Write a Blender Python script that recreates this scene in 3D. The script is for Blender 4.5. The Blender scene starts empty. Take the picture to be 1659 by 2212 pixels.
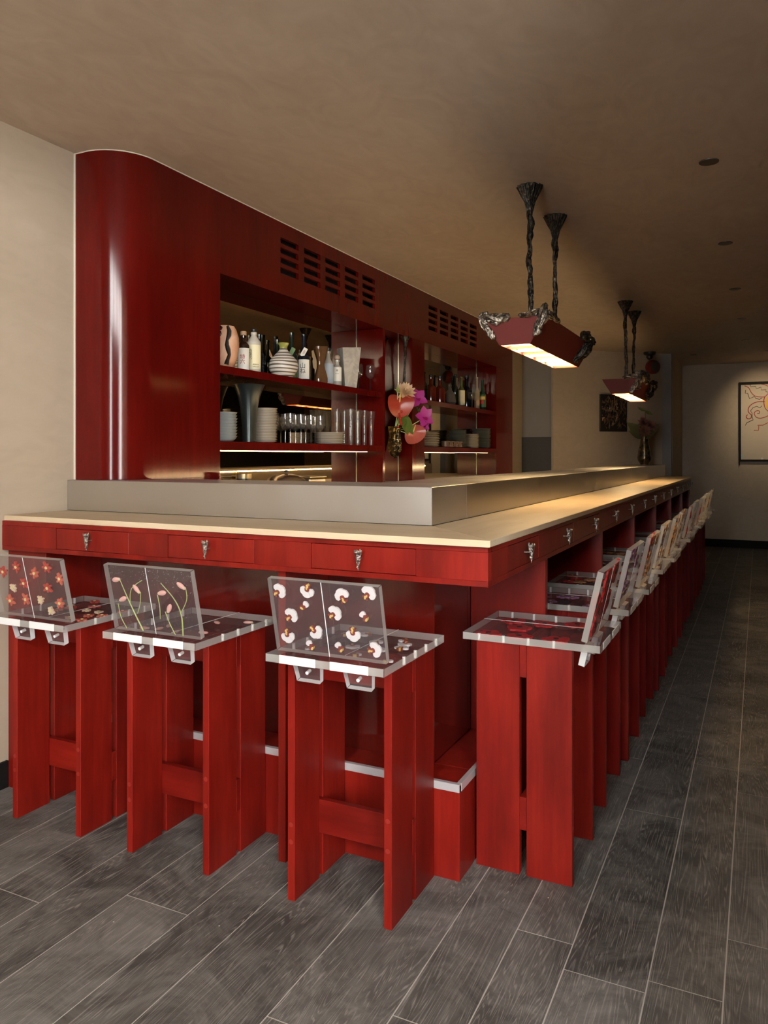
import bpy, bmesh, math, random
from mathutils import Vector, Matrix
R = random.Random(7)
PI = math.pi
scene = bpy.context.scene
C = scene.collection

# ------------------------------------------------------------------ camera, light, exposure
cam = bpy.data.cameras.new('camera'); cam_o = bpy.data.objects.new('camera', cam); C.objects.link(cam_o)
cam_o.location = (0, 0, 1.32)
cam_o.rotation_euler = (PI/2, 0, math.atan(810.5/1662))
cam.sensor_fit = 'HORIZONTAL'; cam.sensor_width = 36; cam.lens = 36*1662/1659
cam.shift_y = -122/1659; cam.clip_start = 0.05
scene.camera = cam_o

world = bpy.data.worlds.new('world'); scene.world = world; world.use_nodes = True
bg = world.node_tree.nodes['Background']; bg.inputs[0].default_value = (1.0, 0.975, 0.945, 1); bg.inputs[1].default_value = 41.0

def portal(name, x0, x1, y, z0, z1):
    l = bpy.data.lights.new(name, 'AREA'); l.shape = 'RECTANGLE'; l.size = x1-x0; l.size_y = z1-z0
    l.cycles.is_portal = True
    o = bpy.data.objects.new(name, l); C.objects.link(o); o.location = ((x0+x1)/2, y, (z0+z1)/2)
    o.rotation_euler = (PI/2, 0, 0)          # faces +Y, into the room
    return o
portal('window_portal', -0.75, 3.1, -2.37, 0.35, 3.5)

vs = scene.view_settings
vs.view_transform = 'Standard'; vs.look = 'None'; vs.gamma = 1.0; vs.use_curve_mapping = False
vs.exposure = 0.0
cy = scene.cycles
cy.max_bounces = 6; cy.diffuse_bounces = 4; cy.glossy_bounces = 4; cy.transmission_bounces = 2
cy.use_adaptive_sampling = True; cy.adaptive_threshold = 0.08; cy.adaptive_min_samples = 16; cy.use_light_tree = False
cy.transparent_max_bounces = 32; cy.caustics_reflective = False; cy.caustics_refractive = False
cy.use_denoising = True; cy.sample_clamp_indirect = 2.5; cy.blur_glossy = 0.6

# ------------------------------------------------------------------ materials
MATS = {}
def newmat(name):
    m = bpy.data.materials.new(name); m.use_nodes = True
    nt = m.node_tree; nt.nodes.clear()
    out = nt.nodes.new('ShaderNodeOutputMaterial'); MATS[name] = m
    return m, nt, out
def N(nt, typ, **kw):
    n = nt.nodes.new(typ)
    for k, v in kw.items():
        if k.startswith('i_'):
            key = k[2:]
            key = int(key) if key.isdigit() else key.replace('_', ' ')
            n.inputs[key].default_value = v
        else: setattr(n, k, v)
    return n
def L(nt, a, b): nt.links.new(a, b)
def col(c): return (c[0], c[1], c[2], 1)
def simple(name, c, rough=0.5, metal=0.0, spec=0.5, coat=0.0, emit=None, es=0.0, bump=0.0, bscale=60, var=0.0, vscale=6, sheen=0.0):
    m, nt, out = newmat(name)
    p = N(nt, 'ShaderNodeBsdfPrincipled'); p.inputs['Base Color'].default_value = col(c)
    p.inputs['Roughness'].default_value = rough; p.inputs['Metallic'].default_value = metal
    p.inputs['Specular IOR Level'].default_value = spec; p.inputs['Coat Weight'].default_value = coat
    p.inputs['Coat Roughness'].default_value = 0.08
    if emit: p.inputs['Emission Color'].default_value = col(emit); p.inputs['Emission Strength'].default_value = es
    tc = N(nt, 'ShaderNodeTexCoord')
    if var:
        no = N(nt, 'ShaderNodeTexNoise', i_Scale=vscale, i_Detail=5.0); L(nt, tc.outputs['Object'], no.inputs['Vector'])
        r = N(nt, 'ShaderNodeMapRange', i_3=1-var, i_4=1+var); L(nt, no.outputs['Fac'], r.inputs[0])
        mx = N(nt, 'ShaderNodeMix', data_type='RGBA', blend_type='MULTIPLY'); mx.inputs[0].default_value = 1
        mx.inputs[6].default_value = col(c); L(nt, r.outputs[0], mx.inputs[7]); L(nt, mx.outputs[2], p.inputs['Base Color'])
    if bump:
        no = N(nt, 'ShaderNodeTexNoise', i_Scale=bscale, i_Detail=4.0); L(nt, tc.outputs['Object'], no.inputs['Vector'])
        b = N(nt, 'ShaderNodeBump', i_Strength=bump, i_Distance=0.01); L(nt, no.outputs['Fac'], b.inputs['Height']); L(nt, b.outputs[0], p.inputs['Normal'])
    L(nt, p.outputs[0], out.inputs[0]); return m

def plaster(name, c1, c2, rough=0.75):
    m, nt, out = newmat(name); tc = N(nt, 'ShaderNodeTexCoord')
    mp = N(nt, 'ShaderNodeMapping'); mp.inputs['Scale'].default_value = (1.0, 0.55, 1.3); L(nt, tc.outputs['Object'], mp.inputs[0])
    n1 = N(nt, 'ShaderNodeTexNoise', i_Scale=1.6, i_Detail=9.0, i_Roughness=0.62, i_Distortion=1.3); L(nt, mp.outputs[0], n1.inputs['Vector'])
    n2 = N(nt, 'ShaderNodeTexNoise', i_Scale=7.0, i_Detail=6.0, i_Distortion=2.2); L(nt, mp.outputs[0], n2.inputs['Vector'])
    mx = N(nt, 'ShaderNodeMath', operation='ADD'); L(nt, n1.outputs['Fac'], mx.inputs[0]); L(nt, n2.outputs['Fac'], mx.inputs[1])
    cr = N(nt, 'ShaderNodeMapRange', i_1=0.75, i_2=1.25); L(nt, mx.outputs[0], cr.inputs[0])
    mc = N(nt, 'ShaderNodeMix', data_type='RGBA'); mc.inputs[6].default_value = col(c1); mc.inputs[7].default_value = col(c2); L(nt, cr.outputs[0], mc.inputs[0])
    p = N(nt, 'ShaderNodeBsdfPrincipled', i_Roughness=rough); p.inputs['Specular IOR Level'].default_value = 0.3
    L(nt, mc.outputs[2], p.inputs['Base Color'])
    b = N(nt, 'ShaderNodeBump', i_Strength=0.12, i_Distance=0.01); L(nt, n2.outputs['Fac'], b.inputs['Height']); L(nt, b.outputs[0], p.inputs['Normal'])
    L(nt, p.outputs[0], out.inputs[0]); return m

def grainwood(name, c1, c2, c3, axis=2, rough=0.35, coat=0.0, scale=1.0, spec=0.5, rnd=0.12, bump=0.05):
    """stained timber: fine streaks along one local axis, blotches, and a small change from board to board"""
    m, nt, out = newmat(name); tc = N(nt, 'ShaderNodeTexCoord'); oi = N(nt, 'ShaderNodeObjectInfo')
    off = N(nt, 'ShaderNodeVectorMath', operation='SCALE'); off.inputs[0].default_value = (13.7, 7.1, 3.3)
    L(nt, oi.outputs['Random'], off.inputs['Scale'])
    ad = N(nt, 'ShaderNodeVectorMath', operation='ADD'); L(nt, tc.outputs['Object'], ad.inputs[0]); L(nt, off.outputs[0], ad.inputs[1])
    mp = N(nt, 'ShaderNodeMapping'); s = [38*scale]*3; s[axis] = 2.2*scale; mp.inputs['Scale'].default_value = s; L(nt, ad.outputs[0], mp.inputs[0])
    n1 = N(nt, 'ShaderNodeTexNoise', i_Scale=1.0, i_Detail=7.0, i_Roughness=0.65, i_Distortion=0.6); L(nt, mp.outputs[0], n1.inputs['Vector'])
    mp2 = N(nt, 'ShaderNodeMapping'); s = [7*scale]*3; s[axis] = 2.0*scale; mp2.inputs['Scale'].default_value = s; L(nt, ad.outputs[0], mp2.inputs[0])
    n2 = N(nt, 'ShaderNodeTexNoise', i_Scale=1.0, i_Detail=5.0, i_Roughness=0.6); L(nt, mp2.outputs[0], n2.inputs['Vector'])
    r1 = N(nt, 'ShaderNodeMapRange', i_1=0.3, i_2=0.7); L(nt, n1.outputs['Fac'], r1.inputs[0])
    r2 = N(nt, 'ShaderNodeMapRange', i_1=0.35, i_2=0.7); L(nt, n2.outputs['Fac'], r2.inputs[0])
    m1 = N(nt, 'ShaderNodeMix', data_type='RGBA'); m1.inputs[6].default_value = col(c1); m1.inputs[7].default_value = col(c2); L(nt, r1.outputs[0], m1.inputs[0])
    m2 = N(nt, 'ShaderNodeMix', data_type='RGBA'); L(nt, m1.outputs[2], m2.inputs[6]); m2.inputs[7].default_value = col(c3)
    sc = N(nt, 'ShaderNodeMath', operation='MULTIPLY', i_1=0.75); L(nt, r2.outputs[0], sc.inputs[0]); L(nt, sc.outputs[0], m2.inputs[0])
    rr = N(nt, 'ShaderNodeMapRange', i_3=1-rnd, i_4=1+rnd); L(nt, oi.outputs['Random'], rr.inputs[0])
    m3 = N(nt, 'ShaderNodeMix', data_type='RGBA', blend_type='MULTIPLY'); m3.inputs[0].default_value = 1; L(nt, m2.outputs[2], m3.inputs[6]); L(nt, rr.outputs[0], m3.inputs[7])
    p = N(nt, 'ShaderNodeBsdfPrincipled', i_Roughness=rough); p.inputs['Coat Weight'].default_value = coat; p.inputs['Coat Roughness'].default_value = 0.1
    p.inputs['Specular IOR Level'].default_value = spec
    L(nt, m3.outputs[2], p.inputs['Base Color'])
    b = N(nt, 'ShaderNodeBump', i_Strength=bump, i_Distance=0.004); L(nt, n1.outputs['Fac'], b.inputs['Height']); L(nt, b.outputs[0], p.inputs['Normal'])
    L(nt, p.outputs[0], out.inputs[0]); return m

def floorwood(name):
    """near-black oak with pale limed grain and scuffs"""
    m, nt, out = newmat(name); tc = N(nt, 'ShaderNodeTexCoord'); oi = N(nt, 'ShaderNodeObjectInfo')
    off = N(nt, 'ShaderNodeVectorMath', operation='SCALE'); off.inputs[0].default_value = (31.7, 57.1, 0)
    L(nt, oi.outputs['Random'], off.inputs['Scale'])
    ad = N(nt, 'ShaderNodeVectorMath', operation='ADD'); L(nt, tc.outputs['Object'], ad.inputs[0]); L(nt, off.outputs[0], ad.inputs[1])
    mp = N(nt, 'ShaderNodeMapping'); mp.inputs['Scale'].default_value = (1, 0.06, 1); L(nt, ad.outputs[0], mp.inputs[0])
    nd = N(nt, 'ShaderNodeTexNoise', i_Scale=9.0, i_Detail=3.0, i_Distortion=0.5); L(nt, mp.outputs[0], nd.inputs['Vector'])
    # growth rings: fine bands of a slow noise
    mu = N(nt, 'ShaderNodeMath', operation='MULTIPLY', i_1=330.0); L(nt, nd.outputs['Fac'], mu.inputs[0])
    si = N(nt, 'ShaderNodeMath', operation='SINE'); L(nt, mu.outputs[0], si.inputs[0])
    ring = N(nt, 'ShaderNodeMapRange', i_1=0.1, i_2=1.0); L(nt, si.outputs[0], ring.inputs[0])
    mp2 = N(nt, 'ShaderNodeMapping'); mp2.inputs['Scale'].default_value = (330, 6.0, 1); L(nt, ad.outputs[0], mp2.inputs[0])
    fn = N(nt, 'ShaderNodeTexNoise', i_Scale=1.0, i_Detail=4.0, i_Roughness=0.7); L(nt, mp2.outputs[0], fn.inputs['Vector'])
    fr = N(nt, 'ShaderNodeMapRange', i_1=0.42, i_2=0.72); L(nt, fn.outputs['Fac'], fr.inputs[0])
    gr = N(nt, 'ShaderNodeMath', operation='MULTIPLY'); L(nt, ring.outputs[0], gr.inputs[0]); L(nt, fr.outputs[0], gr.inputs[1])
    # scuffed patches (world position so they run over the boards)
    ge = N(nt, 'ShaderNodeNewGeometry')
    ws = N(nt, 'ShaderNodeTexNoise', i_Scale=3.2, i_Detail=9.0, i_Roughness=0.72, i_Distortion=1.6); L(nt, ge.outputs['Position'], ws.inputs['Vector'])
    wr = N(nt, 'ShaderNodeMapRange', i_1=0.42, i_2=0.72); L(nt, ws.outputs['Fac'], wr.inputs[0])
    rr = N(nt, 'ShaderNodeMapRange', i_3=0.14, i_4=0.50); L(nt, oi.outputs['Random'], rr.inputs[0])
    base = N(nt, 'ShaderNodeMix', data_type='RGBA'); base.inputs[6].default_value = (0.032, 0.0308, 0.029, 1); base.inputs[7].default_value = (0.26, 0.248, 0.232, 1)
    bm = N(nt, 'ShaderNodeMath', operation='MULTIPLY'); L(nt, wr.outputs[0], bm.inputs[0]); bm.inputs[1].default_value = 0.55
    ba = N(nt, 'ShaderNodeMath', operation='ADD', use_clamp=True); L(nt, bm.outputs[0], ba.inputs[0])
    rs = N(nt, 'ShaderNodeMath', operation='MULTIPLY', i_1=0.55); L(nt, rr.outputs[0], rs.inputs[0]); L(nt, rs.outputs[0], ba.inputs[1])
    L(nt, ba.outputs[0], base.inputs[0])
    top = N(nt, 'ShaderNodeMix', data_type='RGBA'); L(nt, base.outputs[2], top.inputs[6]); top.inputs[7].default_value = (0.52, 0.49, 0.455, 1)
    gs = N(nt, 'ShaderNodeMath', operation='MULTIPLY', i_1=0.6); L(nt, gr.outputs[0], gs.inputs[0]); L(nt, gs.outputs[0], top.inputs[0])
    # specks of dust
    vo = N(nt, 'ShaderNodeTexVoronoi', i_Scale=9.0); L(nt, ge.outputs['Position'], vo.inputs['Vector'])
    sp = N(nt, 'ShaderNodeMath', operation='LESS_THAN', i_1=0.022); L(nt, vo.outputs['Distance'], sp.inputs[0])
    dm = N(nt, 'ShaderNodeMix', data_type='RGBA'); L(nt, top.outputs[2], dm.inputs[6]); dm.inputs[7].default_value = (0.6, 0.57, 0.52, 1); L(nt, sp.outputs[0], dm.inputs[0])
    p = N(nt, 'ShaderNodeBsdfPrincipled', i_Roughness=0.55); p.inputs['Specular IOR Level'].default_value = 0.3
    L(nt, dm.outputs[2], p.inputs['Base Color'])
    b = N(nt, 'ShaderNodeBump', i_Strength=0.25, i_Distance=0.002); L(nt, gr.outputs[0], b.inputs['Height']); L(nt, b.outputs[0], p.inputs['Normal'])
    L(nt, p.outputs[0], out.inputs[0]); return m

def clear(name, tint, refl=1.0, haze=0.03, hazecol=(0.8, 0.8, 0.8), rough=0.02, ior=1.49):
    """clear solid seen straight through: tinted transmission, Fresnel gloss, a trace of haze"""
    m, nt, out = newmat(name)
    t = N(nt, 'ShaderNodeBsdfTransparent'); t.inputs[0].default_value = col(tint)
    d = N(nt, 'ShaderNodeBsdfDiffuse'); d.inputs[0].default_value = col(hazecol)
    m1 = N(nt, 'ShaderNodeMixShader', i_0=haze); L(nt, t.outputs[0], m1.inputs[1]); L(nt, d.outputs[0], m1.inputs[2])
    g = N(nt, 'ShaderNodeBsdfGlossy', i_Roughness=rough); g.inputs[0].default_value = (1, 1, 1, 1)
    lw = N(nt, 'ShaderNodeLayerWeight', i_Blend=0.5); pw = N(nt, 'ShaderNodeMath', operation='POWER', i_1=5.0); L(nt, lw.outputs['Facing'], pw.inputs[0])
    f0 = ((ior-1)/(ior+1))**2; fm = N(nt, 'ShaderNodeMapRange', i_3=f0*refl, i_4=min(1.0, 0.22*refl)); L(nt, pw.outputs[0], fm.inputs[0])
    m2 = N(nt, 'ShaderNodeMixShader'); L(nt, fm.outputs[0], m2.inputs[0]); L(nt, m1.outputs[0], m2.inputs[1]); L(nt, g.outputs[0], m2.inputs[2])
    L(nt, m2.outputs[0], out.inputs[0]); return m

def striped(name, c1, c2, scale, rough=0.4, distort=3.0, mapping=(1, 1, 1), thr=(0.4, 0.6), coat=0.0):
    m, nt, out = newmat(name); tc = N(nt, 'ShaderNodeTexCoord')
    mp = N(nt, 'ShaderNodeMapping'); mp.inputs['Scale'].default_value = mapping; L(nt, tc.outputs['Object'], mp.inputs[0])
    w = N(nt, 'ShaderNodeTexWave', i_Scale=scale, i_Distortion=distort, i_Detail=2.0); w.bands_direction = 'Z'; L(nt, mp.outputs[0], w.inputs['Vector'])
    r = N(nt, 'ShaderNodeMapRange', i_1=thr[0], i_2=thr[1]); L(nt, w.outputs['Fac'], r.inputs[0])
    mx = N(nt, 'ShaderNodeMix', data_type='RGBA'); mx.inputs[6].default_value = col(c1); mx.inputs[7].default_value = col(c2); L(nt, r.outputs[0], mx.inputs[0])
    p = N(nt, 'ShaderNodeBsdfPrincipled', i_Roughness=rough); p.inputs['Coat Weight'].default_value = coat; L(nt, mx.outputs[2], p.inputs['Base Color']); L(nt, p.outputs[0], out.inputs[0]); return m

def blotch(name, c1, c2, scale, thr=(0.45, 0.6), rough=0.4, metal=0.0, bump=0.0, detail=6.0):
    m, nt, out = newmat(name); tc = N(nt, 'ShaderNodeTexCoord')
    n = N(nt, 'ShaderNodeTexNoise', i_Scale=scale, i_Detail=detail, i_Distortion=0.8); L(nt, tc.outputs['Object'], n.inputs['Vector'])
    r = N(nt, 'ShaderNodeMapRange', i_1=thr[0], i_2=thr[1]); L(nt, n.outputs['Fac'], r.inputs[0])
    mx = N(nt, 'ShaderNodeMix', data_type='RGBA'); mx.inputs[6].default_value = col(c1); mx.inputs[7].default_value = col(c2); L(nt, r.outputs[0], mx.inputs[0])
    p = N(nt, 'ShaderNodeBsdfPrincipled', i_Roughness=rough, i_Metallic=metal); L(nt, mx.outputs[2], p.inputs['Base Color'])
    if bump:
        b = N(nt, 'ShaderNodeBump', i_Strength=bump, i_Distance=0.01); L(nt, n.outputs['Fac'], b.inputs['Height']); L(nt, b.outputs[0], p.inputs['Normal'])
    L(nt, p.outputs[0], out.inputs[0]); return m

def glow(name, c, s):
    m, nt, out = newmat(name); e = N(nt, 'ShaderNodeEmission', i_Strength=s); e.inputs[0].default_value = col(c); L(nt, e.outputs[0], out.inputs[0]); return m

def steel(name, c, rough, axis):
    m, nt, out = newmat(name); tc = N(nt, 'ShaderNodeTexCoord')
    mp = N(nt, 'ShaderNodeMapping'); s = [220, 220, 220]; s[axis] = 3; mp.inputs['Scale'].default_value = s; L(nt, tc.outputs['Object'], mp.inputs[0])
    n = N(nt, 'ShaderNodeTexNoise', i_Scale=1.0, i_Detail=3.0); L(nt, mp.outputs[0], n.inputs['Vector'])
    n2 = N(nt, 'ShaderNodeTexNoise', i_Scale=5.0, i_Detail=6.0); L(nt, tc.outputs['Object'], n2.inputs['Vector'])
    r = N(nt, 'ShaderNodeMapRange', i_3=rough-0.08, i_4=rough+0.1); L(nt, n2.outputs['Fac'], r.inputs[0])
    p = N(nt, 'ShaderNodeBsdfPrincipled', i_Metallic=1.0); p.inputs['Base Color'].default_value = col(c); L(nt, r.outputs[0], p.inputs['Roughness'])
    b = N(nt, 'ShaderNodeBump', i_Strength=0.06, i_Distance=0.002); L(nt, n.outputs['Fac'], b.inputs['Height']); L(nt, b.outputs[0], p.inputs['Normal'])
    L(nt, p.outputs[0], out.inputs[0]); return m

RED1, RED2, RED3 = (0.185, 0.0062, 0.0038), (0.255, 0.014, 0.0070), (0.080, 0.0026, 0.0017)
M_plaster = plaster('plaster_beige', (0.46, 0.375, 0.28), (0.51, 0.42, 0.32))
M_ceil = plaster('plaster_ceiling', (0.50, 0.39, 0.295), (0.59, 0.475, 0.365), 0.6)
M_dark = simple('black_paint', (0.010, 0.010, 0.010), 0.7, spec=0.12)
M_void = simple('void_black', (0.006, 0.005, 0.005), 0.8)
M_grey = simple('grey_panel', (0.30, 0.29, 0.28), 0.6, var=0.08)
M_greyd = simple('dark_grey_panel', (0.10, 0.10, 0.10), 0.35, metal=0.4, var=0.1)
M_stool = grainwood('red_stained_timber', RED1, RED2, RED3, 2, 0.42, 0.0, 1.0, 0.22, 0.10)
M_stoolx = grainwood('red_stained_timber_crosswise', RED1, RED2, RED3, 0, 0.42, 0.0, 1.0, 0.22, 0.10)
M_cab = grainwood('red_lacquered_veneer', (0.090, 0.0030, 0.0020), (0.120, 0.0048, 0.003), (0.055, 0.002, 0.0014), 2, 0.12, 0.0, 0.6, 0.28, 0.03, 0.010)
M_count = grainwood('red_lacquered_counter_timber', RED1, RED2, RED3, 2, 0.34, 0.0, 0.9, 0.3, 0.06, 0.03)
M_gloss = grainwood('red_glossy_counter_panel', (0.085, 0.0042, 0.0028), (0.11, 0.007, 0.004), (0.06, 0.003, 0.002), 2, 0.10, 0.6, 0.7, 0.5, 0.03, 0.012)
M_oak = grainwood('pale_oak', (0.58, 0.45, 0.30), (0.66, 0.54, 0.385), (0.43, 0.31, 0.18), 0, 0.42, 0.0, 0.8, 0.4, 0.04)
M_oaky = grainwood('pale_oak_lengthwise', (0.58, 0.45, 0.30), (0.66, 0.54, 0.385), (0.43, 0.31, 0.18), 1, 0.36, 0.0, 0.8, 0.45, 0.04)
M_floor = floorwood('limed_black_oak')
M_gap = simple('pale_joint_dust', (0.46, 0.43, 0.39), 0.9)
M_steelx = steel('brushed_steel', (0.74, 0.725, 0.70), 0.36, 0)
M_alu = simple('pale_aluminium', (0.72, 0.71, 0.72), 0.4, 0.6)
M_chrome = simple('polished_chrome', (0.8, 0.8, 0.8), 0.12, 1.0)
M_mirror = simple('bronze_mirror', (0.80, 0.66, 0.46), 0.015, 1.0)
M_led = glow('warm_led', (1.0, 0.68, 0.34), 105)
M_led2 = glow('warm_led_shelf', (1.0, 0.66, 0.34), 12)
M_pewter = blotch('cast_pewter', (0.20, 0.18, 0.155), (0.62, 0.58, 0.52), 120, (0.4, 0.6), 0.32, 1.0, 0.8)
M_bronze = blotch('dark_cast_bronze', (0.022, 0.020, 0.017), (0.12, 0.10, 0.075), 60, (0.45, 0.62), 0.38, 0.85, 0.6)
M_bronzel = blotch('bright_cast_bronze', (0.09, 0.075, 0.06), (0.38, 0.33, 0.27), 55, (0.42, 0.6), 0.34, 0.9, 0.6)
M_shade = simple('oxblood_shade', (0.14, 0.022, 0.018), 0.55, bump=0.05, spec=0.2)
M_acr = clear('clear_acrylic', (0.86, 0.84, 0.845), 1.1, 0.035, (0.75, 0.68, 0.70))  # purplish haze stands in for sky reflected in the slab faces
M_acre = clear('acrylic_edge', (0.80, 0.79, 0.76), 1.2, 0.27, (0.98, 0.95, 0.89), 0.08)  # diffuse white paints the light guided out of the slab edges
M_acrw = clear('acrylic_frosted', (0.80, 0.80, 0.80), 1.0, 0.80, (0.97, 0.96, 0.95), 0.3)
M_acrw2 = simple('white_peg', (0.92, 0.91, 0.89), 0.4)
M_glass = clear('drinking_glass', (0.96, 0.95, 0.93), 0.7, 0.012, (1, 1, 1), 0.02, 1.45)
M_pane = clear('window_glass', (0.97, 0.98, 0.98), 1.0, 0.0, (1, 1, 1), 0.0, 1.45)

# ------------------------------------------------------------------ mesh builder
class MB:
    def __init__(s): s.v = []; s.f = []; s.m = []
    def add(s, vs, fs, m=0):
        b = len(s.v); s.v += [tuple(v) for v in vs]
        for f in fs: s.f.append(tuple(b+i for i in f)); s.m.append(m)
        return s
    def box(s, x0, x1, y0, y1, z0, z1, m=0, me=None):
        vs = [(x0,y0,z0),(x1,y0,z0),(x1,y1,z0),(x0,y1,z0),(x0,y0,z1),(x1,y0,z1),(x1,y1,z1),(x0,y1,z1)]
        b = len(s.v); s.v += vs
        fs = [(0,3,2,1),(4,5,6,7),(0,1,5,4),(1,2,6,5),(2,3,7,6),(3,0,4,7)]
        for f in fs: s.f.append(tuple(b+i for i in f)); s.m.append(m)
        return s
    def prism(s, poly, z0, z1, m=0, mside=None, axis='z'):
        n = len(poly)
        def P(a, b, c): return {'z': (a,b,c), 'y': (a,c,b), 'x': (c,a,b)}[axis]
        vs = [P(a,b,z0) for a,b in poly]+[P(a,b,z1) for a,b in poly]
        b = len(s.v); s.v += vs
        s.f.append(tuple(b+i for i in reversed(range(n)))); s.m.append(m)
        s.f.append(tuple(b+n+i for i in range(n))); s.m.append(m)
        for i in range(n):
            j = (i+1) % n
            s.f.append((b+i, b+j, b+n+j, b+n+i)); s.m.append(m if mside is None else mside)
        return s
    def lathe(s, prof, seg=24, c=(0,0,0), m=0, mf=None, sx=1, sy=1, twist=0.0, lobes=0, lamp=0.0):
        b = len(s.v); n = len(prof)
        for k, (r, z) in enumerate(prof):
            for i in range(seg):
                a = 2*PI*i/seg + twist*k
                rr = r*(1+lamp*math.cos(lobes*a)) if lobes else r
                s.v.append((c[0]+rr*math.cos(a)*sx, c[1]+rr*math.sin(a)*sy, c[2]+z))
        for k in range(n-1):
            for i in range(seg):
                j = (i+1) % seg
                s.f.append((b+k*seg+i, b+k*seg+j, b+(k+1)*seg+j, b+(k+1)*seg+i)); s.m.append(m if mf is None else mf(k))
        if prof[0][0] > 1e-5: s.f.append(tuple(b+i for i in reversed(range(seg)))); s.m.append(m if mf is None else mf(0))
        if prof[-1][0] > 1e-5: s.f.append(tuple(b+(n-1)*seg+i for i in range(seg))); s.m.append(m if mf is None else mf(n-2))
        return s
    def tube(s, pts, rad, seg=6, m=0, flat=1.0):
        pts = [Vector(p) for p in pts]; n = len(pts)
        if not isinstance(rad, (list, tuple)): rad = [rad]*n
        b = len(s.v); up = Vector((0.31, 0.22, 0.93)).normalized(); pu = None
        for k in range(n):
            t = (pts[min(k+1, n-1)]-pts[max(k-1, 0)])
            t = t.normalized() if t.length > 1e-9 else Vector((0,0,1))
            if pu is None:
                u = up.cross(t)
                if u.length < 1e-3: u = Vector((1,0,0)).cross(t)
            else: u = pu-t*pu.dot(t)
            u.normalize(); pu = u; w = t.cross(u)
            for i in range(seg):
                a = 2*PI*i/seg
                s.v.append(tuple(pts[k]+(u*math.cos(a)+w*math.sin(a)*flat)*rad[k]))
        for k in range(n-1):
            for i in range(seg):
                j = (i+1) % seg
                s.f.append((b+k*seg+i, b+k*seg+j, b+(k+1)*seg+j, b+(k+1)*seg+i)); s.m.append(m)
        s.f.append(tuple(b+i for i in reversed(range(seg)))); s.m.append(m)
        s.f.append(tuple(b+(n-1)*seg+i for i in range(seg))); s.m.append(m)
        return s
    def blob(s, c, r, m=0, seg=8, rings=6, jit=0.0, rot=None):
        if not isinstance(r, (list, tuple)): r = (r, r, r)
        b = len(s.v)
        for k in range(1, rings):
            ph = PI*k/rings
            for i in range(seg):
                a = 2*PI*i/seg; q = 1+R.uniform(-jit, jit)
                p = Vector((r[0]*math.sin(ph)*math.cos(a)*q, r[1]*math.sin(ph)*math.sin(a)*q, -r[2]*math.cos(ph)*q))
                if rot: p = rot @ p
                s.v.append((c[0]+p.x, c[1]+p.y, c[2]+p.z))
        e0 = Vector((0,0,-r[2])); e1 = Vector((0,0,r[2]))
        if rot: e0 = rot @ e0; e1 = rot @ e1
        i0 = len(s.v); s.v.append((c[0]+e0.x, c[1]+e0.y, c[2]+e0.z)); s.v.append((c[0]+e1.x, c[1]+e1.y, c[2]+e1.z))
        for k in range(rings-2):
            for i in range(seg):
                j = (i+1) % seg; s.f.append((b+k*seg+i, b+k*seg+j, b+(k+1)*seg+j, b+(k+1)*seg+i)); s.m.append(m)
        for i in range(seg):
            j = (i+1) % seg
            s.f.append((i0, b+j, b+i)); s.m.append(m); s.f.append((i0+1, b+(rings-2)*seg+i, b+(rings-2)*seg+j)); s.m.append(m)
        return s
    def petal(s, c, d, up, ln, w, m=0, cup=0.15, n=5, tip=0.9):
        """a leaf or petal: a thin curved two-sided blade from c along d, rising along up"""
        d = Vector(d).normalized(); up = Vector(up).normalized(); sd = d.cross(up).normalized(); b = len(s.v); th = max(w*0.05, 0.0006)
        for lay in (0, 1):
            for k in range(n+1):
                t = k/n; ww = w*math.sin(PI*(0.08+0.92*t)**tip)*0.5+1e-4
                p = Vector(c)+d*ln*t+up*cup*ln*(t*t)+up*(th*lay)
                for q in (-1, 0, 1): s.v.append(tuple(p+sd*ww*q+up*(0.25*ww*(abs(q)))))
        o = 3*(n+1)
        for k in range(n):
            for q in (0, 1):
                a = b+k*3+q
                s.f.append((a, a+3, a+4, a+1)); s.m.append(m); s.f.append((o+a, o+a+1, o+a+4, o+a+3)); s.m.append(m)
            a = b+k*3; s.f.append((a, o+a, o+a+3, a+3)); s.m.append(m)
            a = b+k*3+2; s.f.append((a, a+3, o+a+3, o+a)); s.m.append(m)
        return s
    def mesh(s, name, mats, smooth=None, bevel=0.0):
        me = bpy.data.meshes.new(name); me.from_pydata(s.v, [], s.f); me.update()
        for m in (mats if isinstance(mats, (list, tuple)) else [mats]): me.materials.append(m)
        if any(s.m): me.polygons.foreach_set('material_index', s.m)
        bm = bmesh.new(); bm.from_mesh(me)
        bmesh.ops.recalc_face_normals(bm, faces=bm.faces)
        if bevel:
            es = [e for e in bm.edges if len(e.link_faces) == 2 and e.calc_face_angle(0) > 0.5]
            bmesh.ops.bevel(bm, geom=es, offset=bevel, segments=1, affect='EDGES', profile=0.5, clamp_overlap=True)
        bm.to_mesh(me); bm.free()
        if smooth is not None:
            for p in me.polygons: p.use_smooth = True
            me.set_sharp_from_angle(angle=smooth)
        me.update(); return me
    def build(s, name, mats, parent=None, smooth=None, bevel=0.0, loc=None, rot=None):
        return put(name, s.mesh(name, mats, smooth, bevel), parent, loc, rot)
def put(name, me, parent=None, loc=None, rot=None):
    o = bpy.data.objects.new(name, me); C.objects.link(o); o.parent = parent
    if loc is not None: o.location = loc
    if rot is not None: o.rotation_euler = rot
    return o
def tag(o, label, cat, group=None):
    o['label'] = label; o['category'] = cat
    if group: o['group'] = group
    return o
def thing(name, label, cat, loc=(0,0,0), rz=0.0, group=None):
    o = bpy.data.objects.new(name, None); C.objects.link(o); o.location = loc; o.rotation_euler = (0,0,rz); o.empty_display_size = 0.05
    return tag(o, label, cat, group)
def struct(o): o['kind'] = 'structure'; return o
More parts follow.
